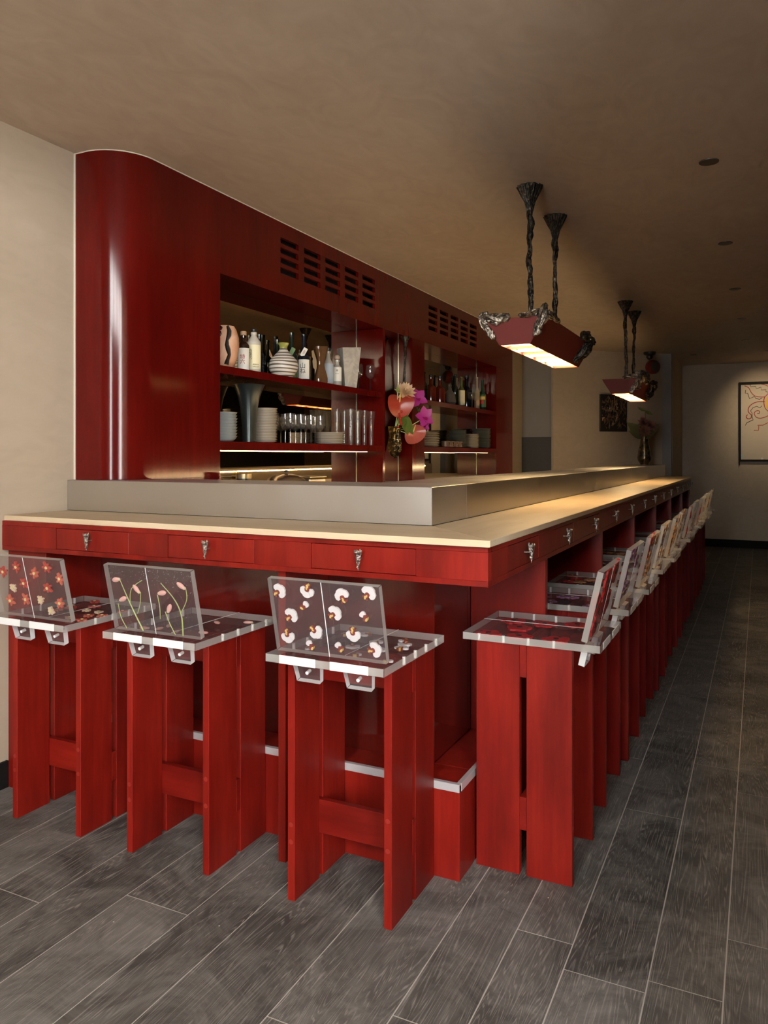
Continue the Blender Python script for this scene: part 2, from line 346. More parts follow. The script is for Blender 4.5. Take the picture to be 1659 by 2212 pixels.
def B(x0, x1, y0, y1, z0, z1): return MB().box(x0, x1, y0, y1, z0, z1)
SM = math.radians(35)

# ------------------------------------------------------------------ the room
ZC = 2.645; XW = -2.70
# floor: sub-floor with boards laid along Y
fl = struct(B(-2.75, 3.35, -2.6, 12.4, -0.06, -0.0008).build('floor', M_gap))
edges = [-2.70, -2.50, -2.31, -2.10, -1.91, -1.708, -1.475, -1.310, -1.042, -0.777, -0.606, -0.452, -0.251, -0.078, 0.10, 0.30, 0.50]
x = 0.50
while x < 3.2: x += 0.21; edges.append(x)
joints = {11: [1.98], 10: [2.09], 12: [2.03], 13: [2.30], 9: [1.64]}
for i in range(len(edges)-1):
    xa, xb = edges[i], edges[i+1]
    y = -2.5+R.uniform(-1.5, 0); cuts = []
    while y < 12.3:
        cuts.append(y); y += R.uniform(1.5, 2.3)
    for j in joints.get(i, []):
        cuts = [c for c in cuts if abs(c-j) > 0.8]+[j]; cuts.sort()
    ends = cuts+[12.35]
    if xa > 0.29: ends = [e for e in ends if e < 0.8]+[1.0]
    for a, b in zip(ends[:-1], ends[1:]):
        a = max(a, -2.55)
        if b-a < 0.1: continue
        g = 0.0018; mx_, my_ = (xa+xb)/2, (a+b)/2
        mb = B(xa+g-mx_, xb-g-mx_, a+g-my_, b-g-my_, -0.012, 0.0)
        mb.build('plank', M_floor, fl, loc=(mx_, my_, 0))
mb = B(-2.8, 0.6, 0.70, 12.6, ZC, ZC+0.1); mb.box(-2.8, 3.4, -2.7, 1.10, 3.7, 3.8).box(-2.8, 0.52, 0.60, 0.70, ZC+0.1, 3.7)
struct(mb.build('ceiling', M_ceil))
mb = B(XW-0.1, XW, 0.70, 9.7, 0, ZC); mb.box(XW-0.1, XW, -2.6, 0.70, 0, 3.7)
struct(mb.build('wall_left', M_plaster))
struct(B(XW, XW+0.012, -2.5, 2.10, 0, 0.105).build('baseboard_left', M_dark))
# street front with the shop window
WX0, WX1, WZ0, WZ1, WY = -0.75, 3.1, 0.35, 3.5, -2.4; ZF = 3.7
mb = MB(); mb.box(-2.8, WX0, WY-0.1, WY, 0, ZF).box(WX1, 3.4, WY-0.1, WY, 0, ZF).box(WX0, WX1, WY-0.1, WY, 0, WZ0).box(WX0, WX1, WY-0.1, WY, WZ1, ZF)
struct(mb.build('wall_near', M_plaster))
w1 = struct(B(WX0, WX1, WY-0.06, WY-0.05, WZ0, WZ1).build('window_1', M_pane))
mb = MB(); n = 4
for i in range(n+1):
    xx = WX0+(WX1-WX0)*i/n; mb.box(xx-0.025, xx+0.025, WY-0.085, WY-0.025, WZ0, WZ1)
mb.box(WX0, WX1, WY-0.08, WY-0.03, 2.68, 2.74).box(WX0, WX1, WY-0.08, WY-0.03, WZ0, WZ0+0.05).box(WX0, WX1, WY-0.08, WY-0.03, WZ1-0.05, WZ1)
mb.build('window_frame', M_dark, w1)
d2 = struct(B(-0.35, 1.85, WY-0.05, WY+0.03, 0, 2.70).build('door_2', M_dark))  # unseen dark panel, added to block window light and its reflections
B(0.74, 0.76, WY+0.03, WY+0.07, 0.9, 1.3).build('door_handle', M_dark, d2)
# right side: wide by the street, narrowing to the aisle
struct(B(3.2, 3.3, -2.5, 1.05, 0, ZF).build('wall_near_right', M_plaster))
struct(B(0.28, 3.3, 1.0, 1.1, 0, ZF).build('wall_return', M_plaster))
struct(B(0.28, 0.38, 1.1, 12.3, 0, ZC).build('wall_right', plaster('plaster_brown', (0.20, 0.145, 0.095), (0.25, 0.185, 0.125))))
d1 = struct(B(0.25, 0.28, 6.5, 8.9, 0.0, 2.25).build('door_1', M_dark))
struct(B(-1.02, 0.6, 12.13, 12.23, 0, ZC).build('wall_far', M_plaster))
struct(B(-1.02, 0.28, 12.118, 12.13, 0, 0.112).build('baseboard_far', M_dark))
# side wall, angled wall and recess behind the end of the bar
struct(B(-1.12, -1.02, 10.70, 12.2, 0, ZC).build('wall_recess', M_plaster))
mb = MB().prism([(-1.135, 10.585), (-1.03, 10.64), (-1.018, 10.72), (-1.115, 10.72)], 0, ZC)
struct(mb.build('trim_1', M_grey))
mb = MB().prism([(-2.30, 9.51), (-1.135, 10.585), (-1.20, 10.655), (-2.365, 9.58)], 0, ZC)
struct(mb.build('wall_angled', M_plaster))
struct(B(-2.80, -2.30, 9.52, 9.60, 1.552, ZC).build('wall_end_upper', M_grey))
struct(B(-2.80, -2.30, 9.51, 9.60, 0, 1.552).build('wall_end_lower', M_greyd))
struct(B(-2.318, -2.298, 9.49, 9.535, 0, ZC).build('trim_2', M_plaster))

# ------------------------------------------------------------------ bar counter
ZT = 1.083
cnt = thing('bar_counter', 'long red stained bar counter with rows of small drawers and open knee bays', 'counter', (-1.2, 3.0, 0))
CO = Vector((-1.2, 3.0, 0))
def part(name, mb, mat, parent=cnt, bev=0.0012, smooth=None, org=CO):
    mb.v = [(v[0]-org.x, v[1]-org.y, v[2]-org.z) for v in mb.v]
    return mb.build(name, mat, parent, smooth, bev)
KX, KY = -0.973, 2.378            # core corner
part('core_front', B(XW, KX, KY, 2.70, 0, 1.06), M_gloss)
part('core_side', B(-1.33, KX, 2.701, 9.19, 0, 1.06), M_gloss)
FY, FX = 2.072, -0.685            # apron faces
AZ0, AZ1, DZ0, DZ1 = 0.948, 1.063, 0.967, 1.044
part('apron_bottom_rail', B(-2.69, FX, FY, FY+0.03, AZ0, DZ0-0.0015), M_count)
part('apron_top_rail', B(-2.69, FX, FY, FY+0.03, DZ1+0.0015, AZ1), M_count)
part('apron_bottom_rail', B(FX-0.03, FX, FY+0.0305, 9.19, AZ0, DZ0-0.0015), M_count)
part('apron_top_rail', B(FX-0.03, FX, FY+0.0305, 9.19, DZ1+0.0015, AZ1), M_count)
def knob(parent, loc, rz):
    key = 'knob'
    if key not in CACHE:
        prof = [(0.0008,-0.030),(0.002,-0.024),(0.0040,-0.014),(0.0062,-0.002),(0.0084,0.010),(0.0105,0.022),(0.0118,0.028),(0.0095,0.029),(0.0085,0.027)]
        mb = MB().lathe(prof, 12, (0,-0.024,0), lobes=5, lamp=0.12, twist=0.1)
        for k in range(5):
            a = 2*PI*k/5; mb.blob((0.0095*math.cos(a), -0.024+0.0095*math.sin(a), 0.029+0.002*(k%2)), 0.0038, 0, 6, 4)
        for k in range(6): mb.blob((0.006*math.cos(k*2.1)*(1-0.1*k), -0.024+0.006*math.sin(k*2.1)*(1-0.1*k), 0.016-0.007*k), 0.0028, 0, 5, 4)
        mb.tube([(0,-0.024,0.004),(0,0.0,0.004)], 0.0026, 8)
        CACHE[key] = mb.mesh('knob', M_pewter, SM)
    return put('knob', CACHE[key], parent, loc, (0,0,rz))
CACHE = {}
def drawer_front(x0, x1):
    mb = B(x0+0.0015, x1-0.0015, FY+0.001, FY+0.022, DZ0, DZ1); d = part('drawer', mb, M_count, bev=0.0008)
    knob(d, Vector(((x0+x1)/2, FY+0.001, 1.003))-CO, 0)
def drawer_side(y0, y1):
    mb = B(FX-0.022, FX-0.001, y0+0.0015, y1-0.0015, DZ0, DZ1); d = part('drawer', mb, M_count, bev=0.0008)
    knob(d, Vector((FX-0.001, (y0+y1)/2, 1.003))-CO, PI/2)
fx = [(-2.391, -2.027), (-1.846, -1.484), (-1.266, -0.906)]
xs = [-2.69]+[v for p in fx for v in p]+[FX]
for a, b in zip(xs[0::2], xs[1::2]): part('apron_stile', B(a, b, FY+0.0002, FY+0.03, DZ0-0.0015, DZ1+0.0015), M_count, bev=0)
for a, b in fx: drawer_front(a, b)
cs = [2.445+0.5525*k for k in range(13)]
ys = [FY+0.0305]
for c_ in cs: ys += [c_-0.182, c_+0.182]
ys.append(9.26)
for a, b in zip(ys[0::2], ys[1::2]):
    if b-a > 0.01: part('apron_stile', B(FX-0.03, FX-0.0002, a, min(b, 9.26), DZ0-0.0015, DZ1+0.0015), M_count, bev=0)
for c_ in cs: drawer_side(c_-0.182, c_+0.182)
part('drawer_carcass', B(-2.68, FX-0.04, FY+0.031, KY-0.002, 0.955, 1.06), M_void, bev=0)
part('drawer_carcass', B(KX+0.002, FX-0.032, KY, 9.18, 0.955, 1.06), M_void, bev=0)
# knee-bay dividers
part('divider', B(-2.69, -2.478, 2.10, KY-0.001, 0, AZ0), M_count)
part('divider', B(-1.407, -1.379, 2.10, KY-0.001, 0, AZ0), M_count)
for k in range(7):
    y0 = 2.736+1.0915*k if k < 6 else 9.16
    part('divider', B(KX+0.001, FX-0.004, y0, y0+0.03, 0, AZ0), M_count)
# foot rest with pale metal nosing
BX, BY = -0.833, 2.241
for a, b in ((-2.477, -1.408), (-1.378, BX-0.0)):
    f = part('foot_rest', B(a, b, BY+0.001, KY-0.002, 0, 0.297), M_count)
    t = B(a, b, BY-0.002, BY+0.014, 0.276, 0.301); t.v = [(v[0]-CO.x, v[1]-CO.y, v[2]) for v in t.v]; t.build('nosing', M_alu, f, bevel=0.001)
yy = [KY-0.001]+[2.736+1.0915*k for k in range(6)]+[9.16]
for k in range(len(yy)-1):
    a = yy[k]+(0.031 if k else 0.0); b = yy[k+1]-0.001
    f = part('foot_rest', B(KX+0.002, BX-0.001, a, b, 0, 0.297), M_count)
    t = B(BX-0.014, BX+0.002, a if k else BY+0.0145, b, 0.276, 0.301); t.v = [(v[0]-CO.x, v[1]-CO.y, v[2]) for v in t.v]; t.build('nosing', M_alu, f, bevel=0.001)
# oak worktop
wt = thing('oak_worktop', 'pale oak worktop with a bright front edge along the red counter', 'worktop', (-0.673, 2.06, 1.063))
WO = Vector((-0.673, 2.06, 1.063))
part('front_slab', MB().prism([(-2.695, 2.085), (-1.0, 2.052), (-0.673, 2.052), (-0.673, 2.053), (-0.9898, 2.3968), (-2.695, 2.3968)], 1.0635, ZT), M_oak, wt, 0.0015, None, WO)
part('side_slab', MB().prism([(-0.673, 2.0535), (-0.673, 9.3), (-0.9898, 9.3), (-0.9898, 2.3972)], 1.0635, ZT), M_oaky, wt, 0.0015, None, WO)
# steel upstand
st = thing('steel_upstand', 'brushed stainless steel raised ledge behind the oak worktop', 'counter ledge', (-0.99, 2.397, ZT))
SO = Vector((-0.99, 2.397, ZT))
part('front_section', B(XW+0.001, -0.99, 2.397, 2.74, ZT+0.0003, 1.2135), M_steelx, st, 0.0015, None, SO)
part('side_section', B(-1.35, -0.99, 2.7405, 9.55, ZT+0.0003, 1.2135), steel('brushed_steel_lengthwise', (0.70, 0.685, 0.66), 0.30, 1), st, 0.0015, None, SO)
part('service_wall', B(-1.35, -1.335, 2.75, 9.5, 0.6, ZT), M_steelx, st, 0, None, SO)
part('light_strip', B(-1.356, -1.3502, 2.9, 9.3, 1.183, 1.190), M_led, st, 0, None, SO)

# ------------------------------------------------------------------ back bar cabinet
XF, XM = -2.432, -2.645
NT, NB = 2.235, 1.1205
cab = thing('back_bar_cabinet', 'tall glossy red back bar cabinet with rounded end, vents and lit niches', 'cabinet', (XF, 2.44, 1.0))
AO = Vector((XF, 2.44, 1.0))
arc = [(-2.699, 2.44)]+[(-2.632+0.2*math.sin(a), 2.64-0.2*math.cos(a)) for a in [PI/2*i/28 for i in range(29)]]+[(XF, 3.111), (-2.699, 3.111)]
part('curved_end_panel', MB().prism(arc, 1.2145, ZC-0.001), M_cab, cab, 0, SM, AO)
part('lower_panel', B(-2.699, XF, 2.745, 3.119, NB, 1.2135), M_cab, cab, 0, None, AO)
part('bead', MB().tube([(p[0]+0.001, p[1]-0.002, ZC-0.003) for p in arc[:-2]]+[(XF+0.002, 8.2, ZC-0.003)], 0.0026, 5), simple('pale_bead', (0.75, 0.68, 0.58), 0.5), cab, 0, None, AO)  # pale tube paints the lit gap along the cabinet top
part('bead', B(-2.6995, -2.6935, 2.434, 2.4395, 1.2145, ZC-0.004), MATS['pale_bead'], cab, 0, None, AO)  # pale strip paints the lit gap at the wall joint
VT = 0.02
def header(y0, y1, z0=NT, z1=ZC-0.001): part('header_panel', B(XF-VT, XF, y0, y1, z0, z1), M_cab, cab, 0.0006, None, AO)
def vent(y0, z0, cols=5, rows=4, sw=0.189, pitch=0.25, sh=0.034, rp=0.0565):
    y1 = y0+pitch*(cols-1)+sw; z1 = z0+rp*(rows-1)+sh
    header(y0, y1, NT, z0); header(y0, y1, z1)
    g = part('vent_backing', B(XF-0.07, XF-0.065, y0-0.02, y1+0.02, z0-0.02, z1+0.02), M_void, cab, 0, None, AO)
    for c_ in range(cols-1):
        s_ = B(XF-VT, XF, y0+c_*pitch+sw, y0+(c_+1)*pitch, z0, z1); s_.v = [(a-AO.x, b-AO.y, c-AO.z) for a, b, c in s_.v]; s_.build('mullion', M_cab, g)
    for c_ in range(cols):
        for r_ in range(rows-1):
            s_ = B(XF-VT, XF-0.0005, y0+c_*pitch, y0+c_*pitch+sw, z0+r_*rp+sh, z0+(r_+1)*rp); s_.v = [(a-AO.x, b-AO.y, c-AO.z) for a, b, c in s_.v]
            s_.build('slat', M_cab, g)
    return y1
header(3.1125, 3.653)
e1 = vent(3.653, 2.352)
header(e1, 4.967); header(4.9685, 5.821)
e2 = vent(5.821, 2.353)
header(e2, 8.2)
part('soffit', B(-2.699, XF-VT-0.0005, 3.1125, 8.2, NT, NT+0.02), M_cab, cab, 0, None, AO)
part('top_back', B(-2.699, -2.69, 3.1125, 8.2, NT, ZC-0.001), M_void, cab, 0, None, AO)
for a, b in ((4.968, 5.006), (5.49, 5.734), (7.623, 8.2)): part('post', B(-2.699, XF, a, b, NB, NT-0.0005), M_cab, cab, 0.0006, None, AO)
for a, b, xm in ((3.1125, 4.9675, XM), (5.0065, 5.4895, -2.55), (5.7345, 7.6225, XM)):
    mi = part('mirror', B(xm-0.006, xm, a, b, NB, NT-0.0005), M_mirror, cab, 0, None, AO)
    mb = B(xm, xm+0.004, b-0.004, b, NB, NT-0.001); mb.v = [(p-AO.x, q-AO.y, r-AO.z) for p, q, r in mb.v]; mb.build('mirror_edge', M_chrome, mi)
S1, S2 = 1.775, 1.392
for a, b in ((3.1125, 4.9675), (5.7345, 7.6225)):
    part('shelf', B(XM+0.0005, XF-0.001, a, b, S1-0.04, S1), M_cab, cab, 0.001, None, AO)
    s_ = part('shelf', B(XM+0.0005, XF-0.001, a, b, S2-0.045, S2), M_cab, cab, 0.001, None, AO)
    mb = B(-2.471, -2.466, a+0.02, b-0.18, S2-0.0475, S2-0.0452); mb.v = [(p-AO.x, q-AO.y, r-AO.z) for p, q, r in mb.v]; mb.build('light_strip', M_led2, s_)
bc = B(XM+0.001, -1.95, 2.76, 8.2, 0.0, 1.12); bc.v = [(a+2.3, b-2.76, c) for a, b, c in bc.v]
tag(bc.build('back_counter', M_steelx, None, None, 0.002, (-2.3, 2.76, 0)), 'low steel work counter below the mirrored niches', 'counter')

# ------------------------------------------------------------------ stools
P_white = simple('orchid_white', (0.86, 0.84, 0.84), 0.55)
P_maroon = simple('orchid_maroon', (0.22, 0.025, 0.012), 0.5)
P_yel = simple('flower_yellow', (0.80, 0.56, 0.16), 0.5)
P_red = simple('poppy_red', (0.55, 0.010, 0.014), 0.5, var=0.3, vscale=40)
P_blk = simple('poppy_black', (0.01, 0.01, 0.012), 0.6)
P_coral = simple('blossom_coral', (0.62, 0.13, 0.075), 0.5)
P_coral2 = simple('blossom_red', (0.50, 0.05, 0.03), 0.5)
P_cream = simple('blossom_cream', (0.80, 0.62, 0.44), 0.5)
P_ylg = simple('blossom_centre', (0.85, 0.80, 0.35), 0.5)
P_pink = simple('tulip_pink', (0.85, 0.48, 0.42), 0.5, var=0.25, vscale=30)
P_green = simple('tulip_stem', (0.52, 0.62, 0.22), 0.5)
P_purple = simple('petal_purple', (0.30, 0.12, 0.26), 0.5, var=0.3, vscale=30)
P_tan = simple('petal_tan', (0.55, 0.36, 0.22), 0.5, var=0.3, vscale=30)
P_amber = simple('petal_amber', (0.55, 0.25, 0.08), 0.5, var=0.3, vscale=30)
TILT = math.atan(0.051/0.222)
# flower meshes lie in the local xz plane (x across, z up), a few millimetres deep
def fl_mesh(kind):
    if kind in CACHE: return CACHE[kind]
    mb = MB(); e = 0.0022; cnt_ = [0]
    def disc(cx, cz, rx, rz, m, rot=0, n=10, d=e, y=0):
        poly = []; cnt_[0] += 1; d = d+0.00025*cnt_[0]
        for i in range(n):
            a = 2*PI*i/n; r = 1+0.07*math.sin(3*a+cx*300)
            px, pz = rx*r*math.cos(a), rz*r*math.sin(a)
            poly.append((cx+px*math.cos(rot)-pz*math.sin(rot), cz+px*math.sin(rot)+pz*math.cos(rot)))
        mb.prism(poly, y-d, y+d, m, axis='y')
    if kind == 'orchid':
        disc(-0.010, 0.007, 0.014, 0.0115, 0, 0.6); disc(0.010, 0.007, 0.014, 0.0115, 0, -0.6); disc(0, 0.015, 0.0125, 0.011, 0)
        disc(0, -0.002, 0.0075, 0.0085, 1, 0, 9, 0.0032); disc(0, -0.011, 0.004, 0.006, 2, 0.3, 8, 0.0034)
        disc(-0.006, -0.012, 0.0028, 0.005, 1, -0.8, 7, 0.0030); disc(0.006, -0.012, 0.0026, 0.005, 1, 0.8, 7, 0.0030); disc(0.001, -0.004, 0.0022, 0.004, 2, 0.5, 7, 0.0038)
        mats = [P_white, P_maroon, P_yel]
    elif kind == 'orchid_small':
        disc(-0.004, 0.007, 0.010, 0.0085, 0, 0.6); disc(0.005, 0.001, 0.0065, 0.007, 1, 0.3, 9, 0.0032); disc(0.009, -0.005, 0.0035, 0.006, 2, -0.4, 8, 0.0034); disc(0.002, -0.008, 0.003, 0.005, 1, 0.8, 7, 0.003)
        mats = [P_white, P_maroon, P_yel]
    elif kind in ('star_coral', 'star_red', 'star_cream'):
        k = 6 if kind != 'star_cream' else 7; ln = 0.0115 if kind != 'star_cream' else 0.0085
        for i in range(k):
            a = 2*PI*i/k+0.2; l2 = ln*(1+0.18*math.sin(i*2.3)); disc(l2*math.cos(a), l2*math.sin(a), l2*0.82, 0.0045, 0, a, 9)
        disc(0, 0, 0.0052, 0.0052, 1, 0, 9, 0.0034)
        mats = [{'star_coral': P_coral, 'star_red': P_coral2, 'star_cream': P_cream}[kind], P_ylg]
    elif kind == 'tulip':
        mb.blob((0, 0, 0), (0.0085, 0.005, 0.0165), 0, 9, 8); mb.blob((0, 0, -0.012), (0.0062, 0.0042, 0.0075), 1, 8, 5)
        mats = [P_pink, P_cream]
    elif kind == 'poppy':
        for i in range(5):
            a = 2*PI*i/5; disc(0.020*math.cos(a), 0.020*math.sin(a), 0.024, 0.021, 0, a+0.3, 12)
        disc(0, 0, 0.010, 0.008, 1, 0.4, 9, 0.0034); disc(0.022, -0.014, 0.007, 0.003, 1, 0.5, 7, 0.003)
        mats = [P_red, P_blk]
    else:
        for i in range(5):
            a = 2*PI*i/5+0.5; disc(0.014*math.cos(a), 0.014*math.sin(a), 0.015, 0.010, 0, a, 10)
        disc(0, 0, 0.006, 0.005, 1, 0, 8, 0.0034)
        mats = [{'bloom_purple': P_purple, 'bloom_tan': P_tan, 'bloom_amber': P_amber, 'bloom_red': P_red}[kind], P_yel]
    CACHE[kind] = mb.mesh(kind, mats); return CACHE[kind]
FNAME = {'orchid': 'orchid', 'orchid_small': 'orchid', 'star_coral': 'blossom', 'star_red': 'blossom', 'star_cream': 'blossom', 'tulip': 'tulip', 'poppy': 'poppy'}
SW, SH = 0.178, 0.225            # backrest half width and height above the seat (along the slab)
def slab_pt(u, v, d=0.0):
    """point in the backrest: u 0..1 across, v 0..1 up from the seat; local to the backrest (x across, z along the slab)"""
    return ((u-0.5)*2*SW, d, v*SH)
def stool(x, y, rz, label, back, seat, group=None, extra=None, rich=True):
    """origin on the floor under the legs; local +y points to the counter"""
    t = thing('bar_stool', label, 'bar stool', (x, y, 0), rz, group)
    if 'leg' not in CACHE:
        CACHE['leg'] = B(-0.012, 0.012, -0.0715, 0.0715, 0, 0.7268).mesh('leg', M_stool, None, 0.0012)
        CACHE['rail_t'] = B(-0.171, 0.171, -0.0107, 0.0107, 0.622, 0.7268).mesh('rail', M_stoolx, None, 0.001)
        CACHE['rail_b'] = B(-0.171, 0.171, -0.0107, 0.0107, 0.142, 0.246).mesh('rail', M_stoolx, None, 0.001)
        CACHE['dowel'] = MB().lathe([(0.0072, 0), (0.0072, 0.0012)], 14).mesh('dowel', simple('dowel_red', (0.24, 0.016, 0.010), 0.45))
        mb = MB()        # seat slab: clear top and bottom, paler edges
        mb.prism([(-0.19, -0.242), (0.19, -0.242), (0.19, 0.194), (-0.19, 0.194)], 0.7270, 0.7520, 0, 1)
        CACHE['seat'] = mb.mesh('seat', [M_acr, M_acre], None, 0.0015)
        mb = MB()        # backrest slab with two tabs that drop through the seat; local origin on the seat top
        T = 0.0105
        mb.prism([(-SW, 0.002), (SW, 0.002), (SW, SH), (-SW, SH)], -T, T, 0, 1, axis='y')
        CACHE['back'] = mb.mesh('backrest', [M_acr, M_acre], None, 0.0015)
        mb = MB().prism([(0.036, -0.0275), (0.130, -0.0275), (0.122, -0.088), (0.044, -0.088)], -T, T, 0, 1, axis='y'); CACHE['tab_r'] = mb.mesh('tab', [M_acr, M_acrw], None, 0.001)
        mb = MB().prism([(-0.130, -0.0275), (-0.036, -0.0275), (-0.044, -0.088), (-0.122, -0.088)], -T, T, 0, 1, axis='y'); CACHE['tab_l'] = mb.mesh('tab', [M_acr, M_acrw], None, 0.001)
        CACHE['peg'] = MB().lathe([(0.0052, -0.006), (0.0052, 0.0115), (0.004, 0.0125)], 12).mesh('peg', M_acrw2, SM)
        CACHE['seam_b'] = B(-0.0011, 0.0011, -0.0108, -0.0098, 0.003, SH+0.0003).mesh('seam', M_acrw)
        CACHE['seam_s'] = B(-0.0011, 0.0011, -0.165, 0.1943, 0.7510, 0.7523).mesh('seam', M_acrw)
        CACHE['block'] = B(-0.060, 0.060, -0.2428, -0.2395, 0.7275, 0.7515).mesh('slot_block', M_acrw, None, 0.001)
        CACHE['pin'] = MB().lathe([(0.0048, 0.7285), (0.0048, 0.7505)], 10).mesh('pin', M_acrw2, SM)
    for sx in (-1, 1):
        for sy in (-1, 1):
            lg = put('leg', CACHE['leg'], t, (0.159*sx, 0.0825*sy, 0))
            if sy == -1 and rich:
                for z in ((0.218, 0.302) if sx == 1 else (0.175, 0.226)): put('dowel', CACHE['dowel'], lg, (0, -0.0713, z), (PI/2, 0, 0))
    put('rail', CACHE['rail_t'], t); put('rail', CACHE['rail_b'], t)
    se = put('seat', CACHE['seat'], t)
    put('seam', CACHE['seam_s'], se, (0.03, 0, 0))
    if rich:
        for s_ in (-1, 1): put('slot_block', CACHE['block'], se, (0.083*s_, 0, 0))
        for s_ in (-1, 1):
            for py in (-0.10, -0.02, 0.06, 0.14): put('pin', CACHE['pin'], se, (0.184*s_, py, 0))
    bk = put('backrest', CACHE['back'], t, (0, -0.1905, 0.752), (TILT, 0, 0))
    put('seam', CACHE['seam_b'], bk)
    for s_, nm in ((-1, 'tab_l'), (1, 'tab_r')):
        put('tab', CACHE[nm], bk)
        put('peg', CACHE['peg'], bk, (0.083*s_, 0, -0.058), (PI/2, 0, 0))
    for kind, u, v, rot in back:
        p = slab_pt(u, v, R.uniform(-0.004, 0.002)); put(FNAME.get(kind, 'bloom'), fl_mesh(kind), bk, p, (0, rot, 0))
    for kind, px, py, rot in seat:
        put(FNAME.get(kind, 'bloom'), fl_mesh(kind), se, (px, py, 0.7395+R.uniform(-0.005, 0.005)), (-PI/2, 0, rot))
    if extra: extra(bk)
    return t
def spray(kinds, n, seed, lo=0.08, hi=0.92):
    r = random.Random(seed); out = []
    while len(out) < n:
        u, v = r.uniform(lo, hi), r.uniform(lo, hi)
        if all((u-a)**2*2.4+(v-b)**2 > 0.028 for _, a, b, _ in out) or r.random() < 0.02: out.append((r.choice(kinds), u, v, r.uniform(-PI, PI)))
    return out
def bed(kinds, n, seed):
    r = random.Random(seed); out = []
    while len(out) < n:
        x_, y_ = r.uniform(-0.15, 0.15), r.uniform(-0.13, 0.16)
        if all((x_-a)**2+(y_-b)**2 > 0.0022 for _, a, b, _ in out) or r.random() < 0.02: out.append((r.choice(kinds), x_, y_, r.uniform(-PI, PI)))
    return out
FG = 'acrylic and timber stools at the front of the counter'
SG = 'acrylic and timber stools along the aisle'
uv1 = [(0.6,0.746),(0.789,0.859),(0.922,0.69),(0.737,0.52),(0.603,0.304),(0.866,0.291),(0.721,0.144),(0.354,0.82),(0.431,0.567),(0.391,0.287),(0.241,0.464),(0.169,0.24),(0.15,0.72)]
k1 = ['star_coral','star_red','star_coral','star_red','star_cream','star_coral','star_cream','star_red','star_red','star_coral','star_cream','star_coral','star_red']
stool(-2.277, 2.083, 0, 'front stool beside the wall, backrest scattered with coral and cream star blossoms', [(k, u, v, i*1.3) for i, (k, (u, v)) in enumerate(zip(k1, uv1))], bed(['star_coral', 'star_red', 'star_cream'], 12, 3), FG)
def stems(bk):
    paths = [[(0.155,0.762),(0.227,0.422),(0.331,0.02)],[(0.079,0.4),(0.086,0.195),(0.135,0.023)],[(0.377,0.613),(0.349,0.44),(0.298,0.28)],[(0.418,0.796),(0.274,0.65),(0.227,0.422)],
             [(0.57,0.598),(0.574,0.423),(0.557,0.236)],[(0.629,0.355),(0.662,0.169),(0.704,0.02)],[(0.905,0.75),(0.895,0.568),(0.805,0.357)],[(0.631,0.782),(0.76,0.549),(0.808,0.324),(0.79,0.02)]]
    for i, p in enumerate(paths):
        q = []
        for a in range(len(p)-1):
            p0, p1 = p[max(a-1, 0)], p[a]; p2 = p[a+1]; p3 = p[min(a+2, len(p)-1)]
            for s_ in range(6):
                t = s_/6
                f = lambda k: 0.5*((2*p1[k])+(-p0[k]+p2[k])*t+(2*p0[k]-5*p1[k]+4*p2[k]-p3[k])*t*t+(-p0[k]+3*p1[k]-3*p2[k]+p3[k])*t**3)
                q.append((f(0), f(1)))
        q.append(p[-1])
        w = 0.0022 if i in (0, 7) else 0.0013
        MB().tube([slab_pt(u, v, -0.003) for u, v in q], [w*(0.5+0.7*k/len(q)) if i in (0, 7) else w for k in range(len(q))], 6).build('stem', P_green, bk, SM)
    r = random.Random(5); mb = MB()
    for k in range(230):
        u = r.uniform(0.02, 0.98); v = 1-abs(r.gauss(0, 0.16)) if r.random() < 0.7 else r.uniform(0.05, 0.95)
        if u < 0.3 and r.random() < 0.3: v = r.uniform(0.03, 0.3)
        if not 0.03 < v < 0.97: continue
        p = slab_pt(u, v, r.uniform(-0.008, 0.006)); mb.blob(p, r.uniform(0.0004, 0.0008), 0, 4, 3)
    o = mb.build('air_bubbles', P_white, bk); o['kind'] = 'stuff'
tul = [(0.098,0.763,-1.75),(0.138,0.469,1.15),(0.332,0.658,-0.7),(0.625,0.63,1.35),(0.68,0.413,0.55),(0.851,0.768,-1.0)]
stool(-1.7235, 2.083, 0, 'middle front stool, backrest holding six pink tulip buds on green stems', [('tulip', u, v, a) for u, v, a in tul], bed(['tulip'], 7, 4), FG, stems)
uv3 = [(0.076,0.813),(0.348,0.87),(0.163,0.492),(0.104,0.219),(0.375,0.328),(0.669,0.822),(0.891,0.885),(0.573,0.586),(0.722,0.351),(0.889,0.164)]
ro3 = [1.0, 3.4, 0.8, 3.0, 2.4, -0.4, 0.7, 0.9, 3.1, 1.3]
b3 = [('orchid', u, v, a) for (u, v), a in zip(uv3, ro3)]+[('orchid_small', u, v, a) for u, v, a in ((0.296,0.653,1.7),(0.834,0.581,0.1),(0.315,0.114,0.2),(0.583,0.136,0.2))]
stool(-1.088, 2.083, 0, 'front stool nearest the counter corner, backrest full of white orchids with maroon lips', b3, bed(['orchid', 'orchid_small'], 11, 6), FG)
stool(-0.6675, 2.536, PI/2, 'aisle stool nearest the counter corner, packed with red poppies', spray(['poppy'], 11, 2, 0.14, 0.86), [('poppy', a, b, c) for a, b, c in ((-0.11,-0.09,0.3),(-0.11,0.03,1.1),(-0.12,0.13,2.0),(0.10,0.11,0.4),(0.10,0.0,2.5),(0.11,-0.11,4.0),(0.0,0.06,5.0))], SG)
sy = [2.957, 3.447, 4.068, 4.55, 5.075, 5.64, 6.208, 6.735, 7.406, 7.825, 8.515]
ordn = ['second', 'third', 'fourth', 'fifth', 'sixth', 'seventh', 'eighth', 'ninth', 'tenth', 'eleventh', 'farthest']
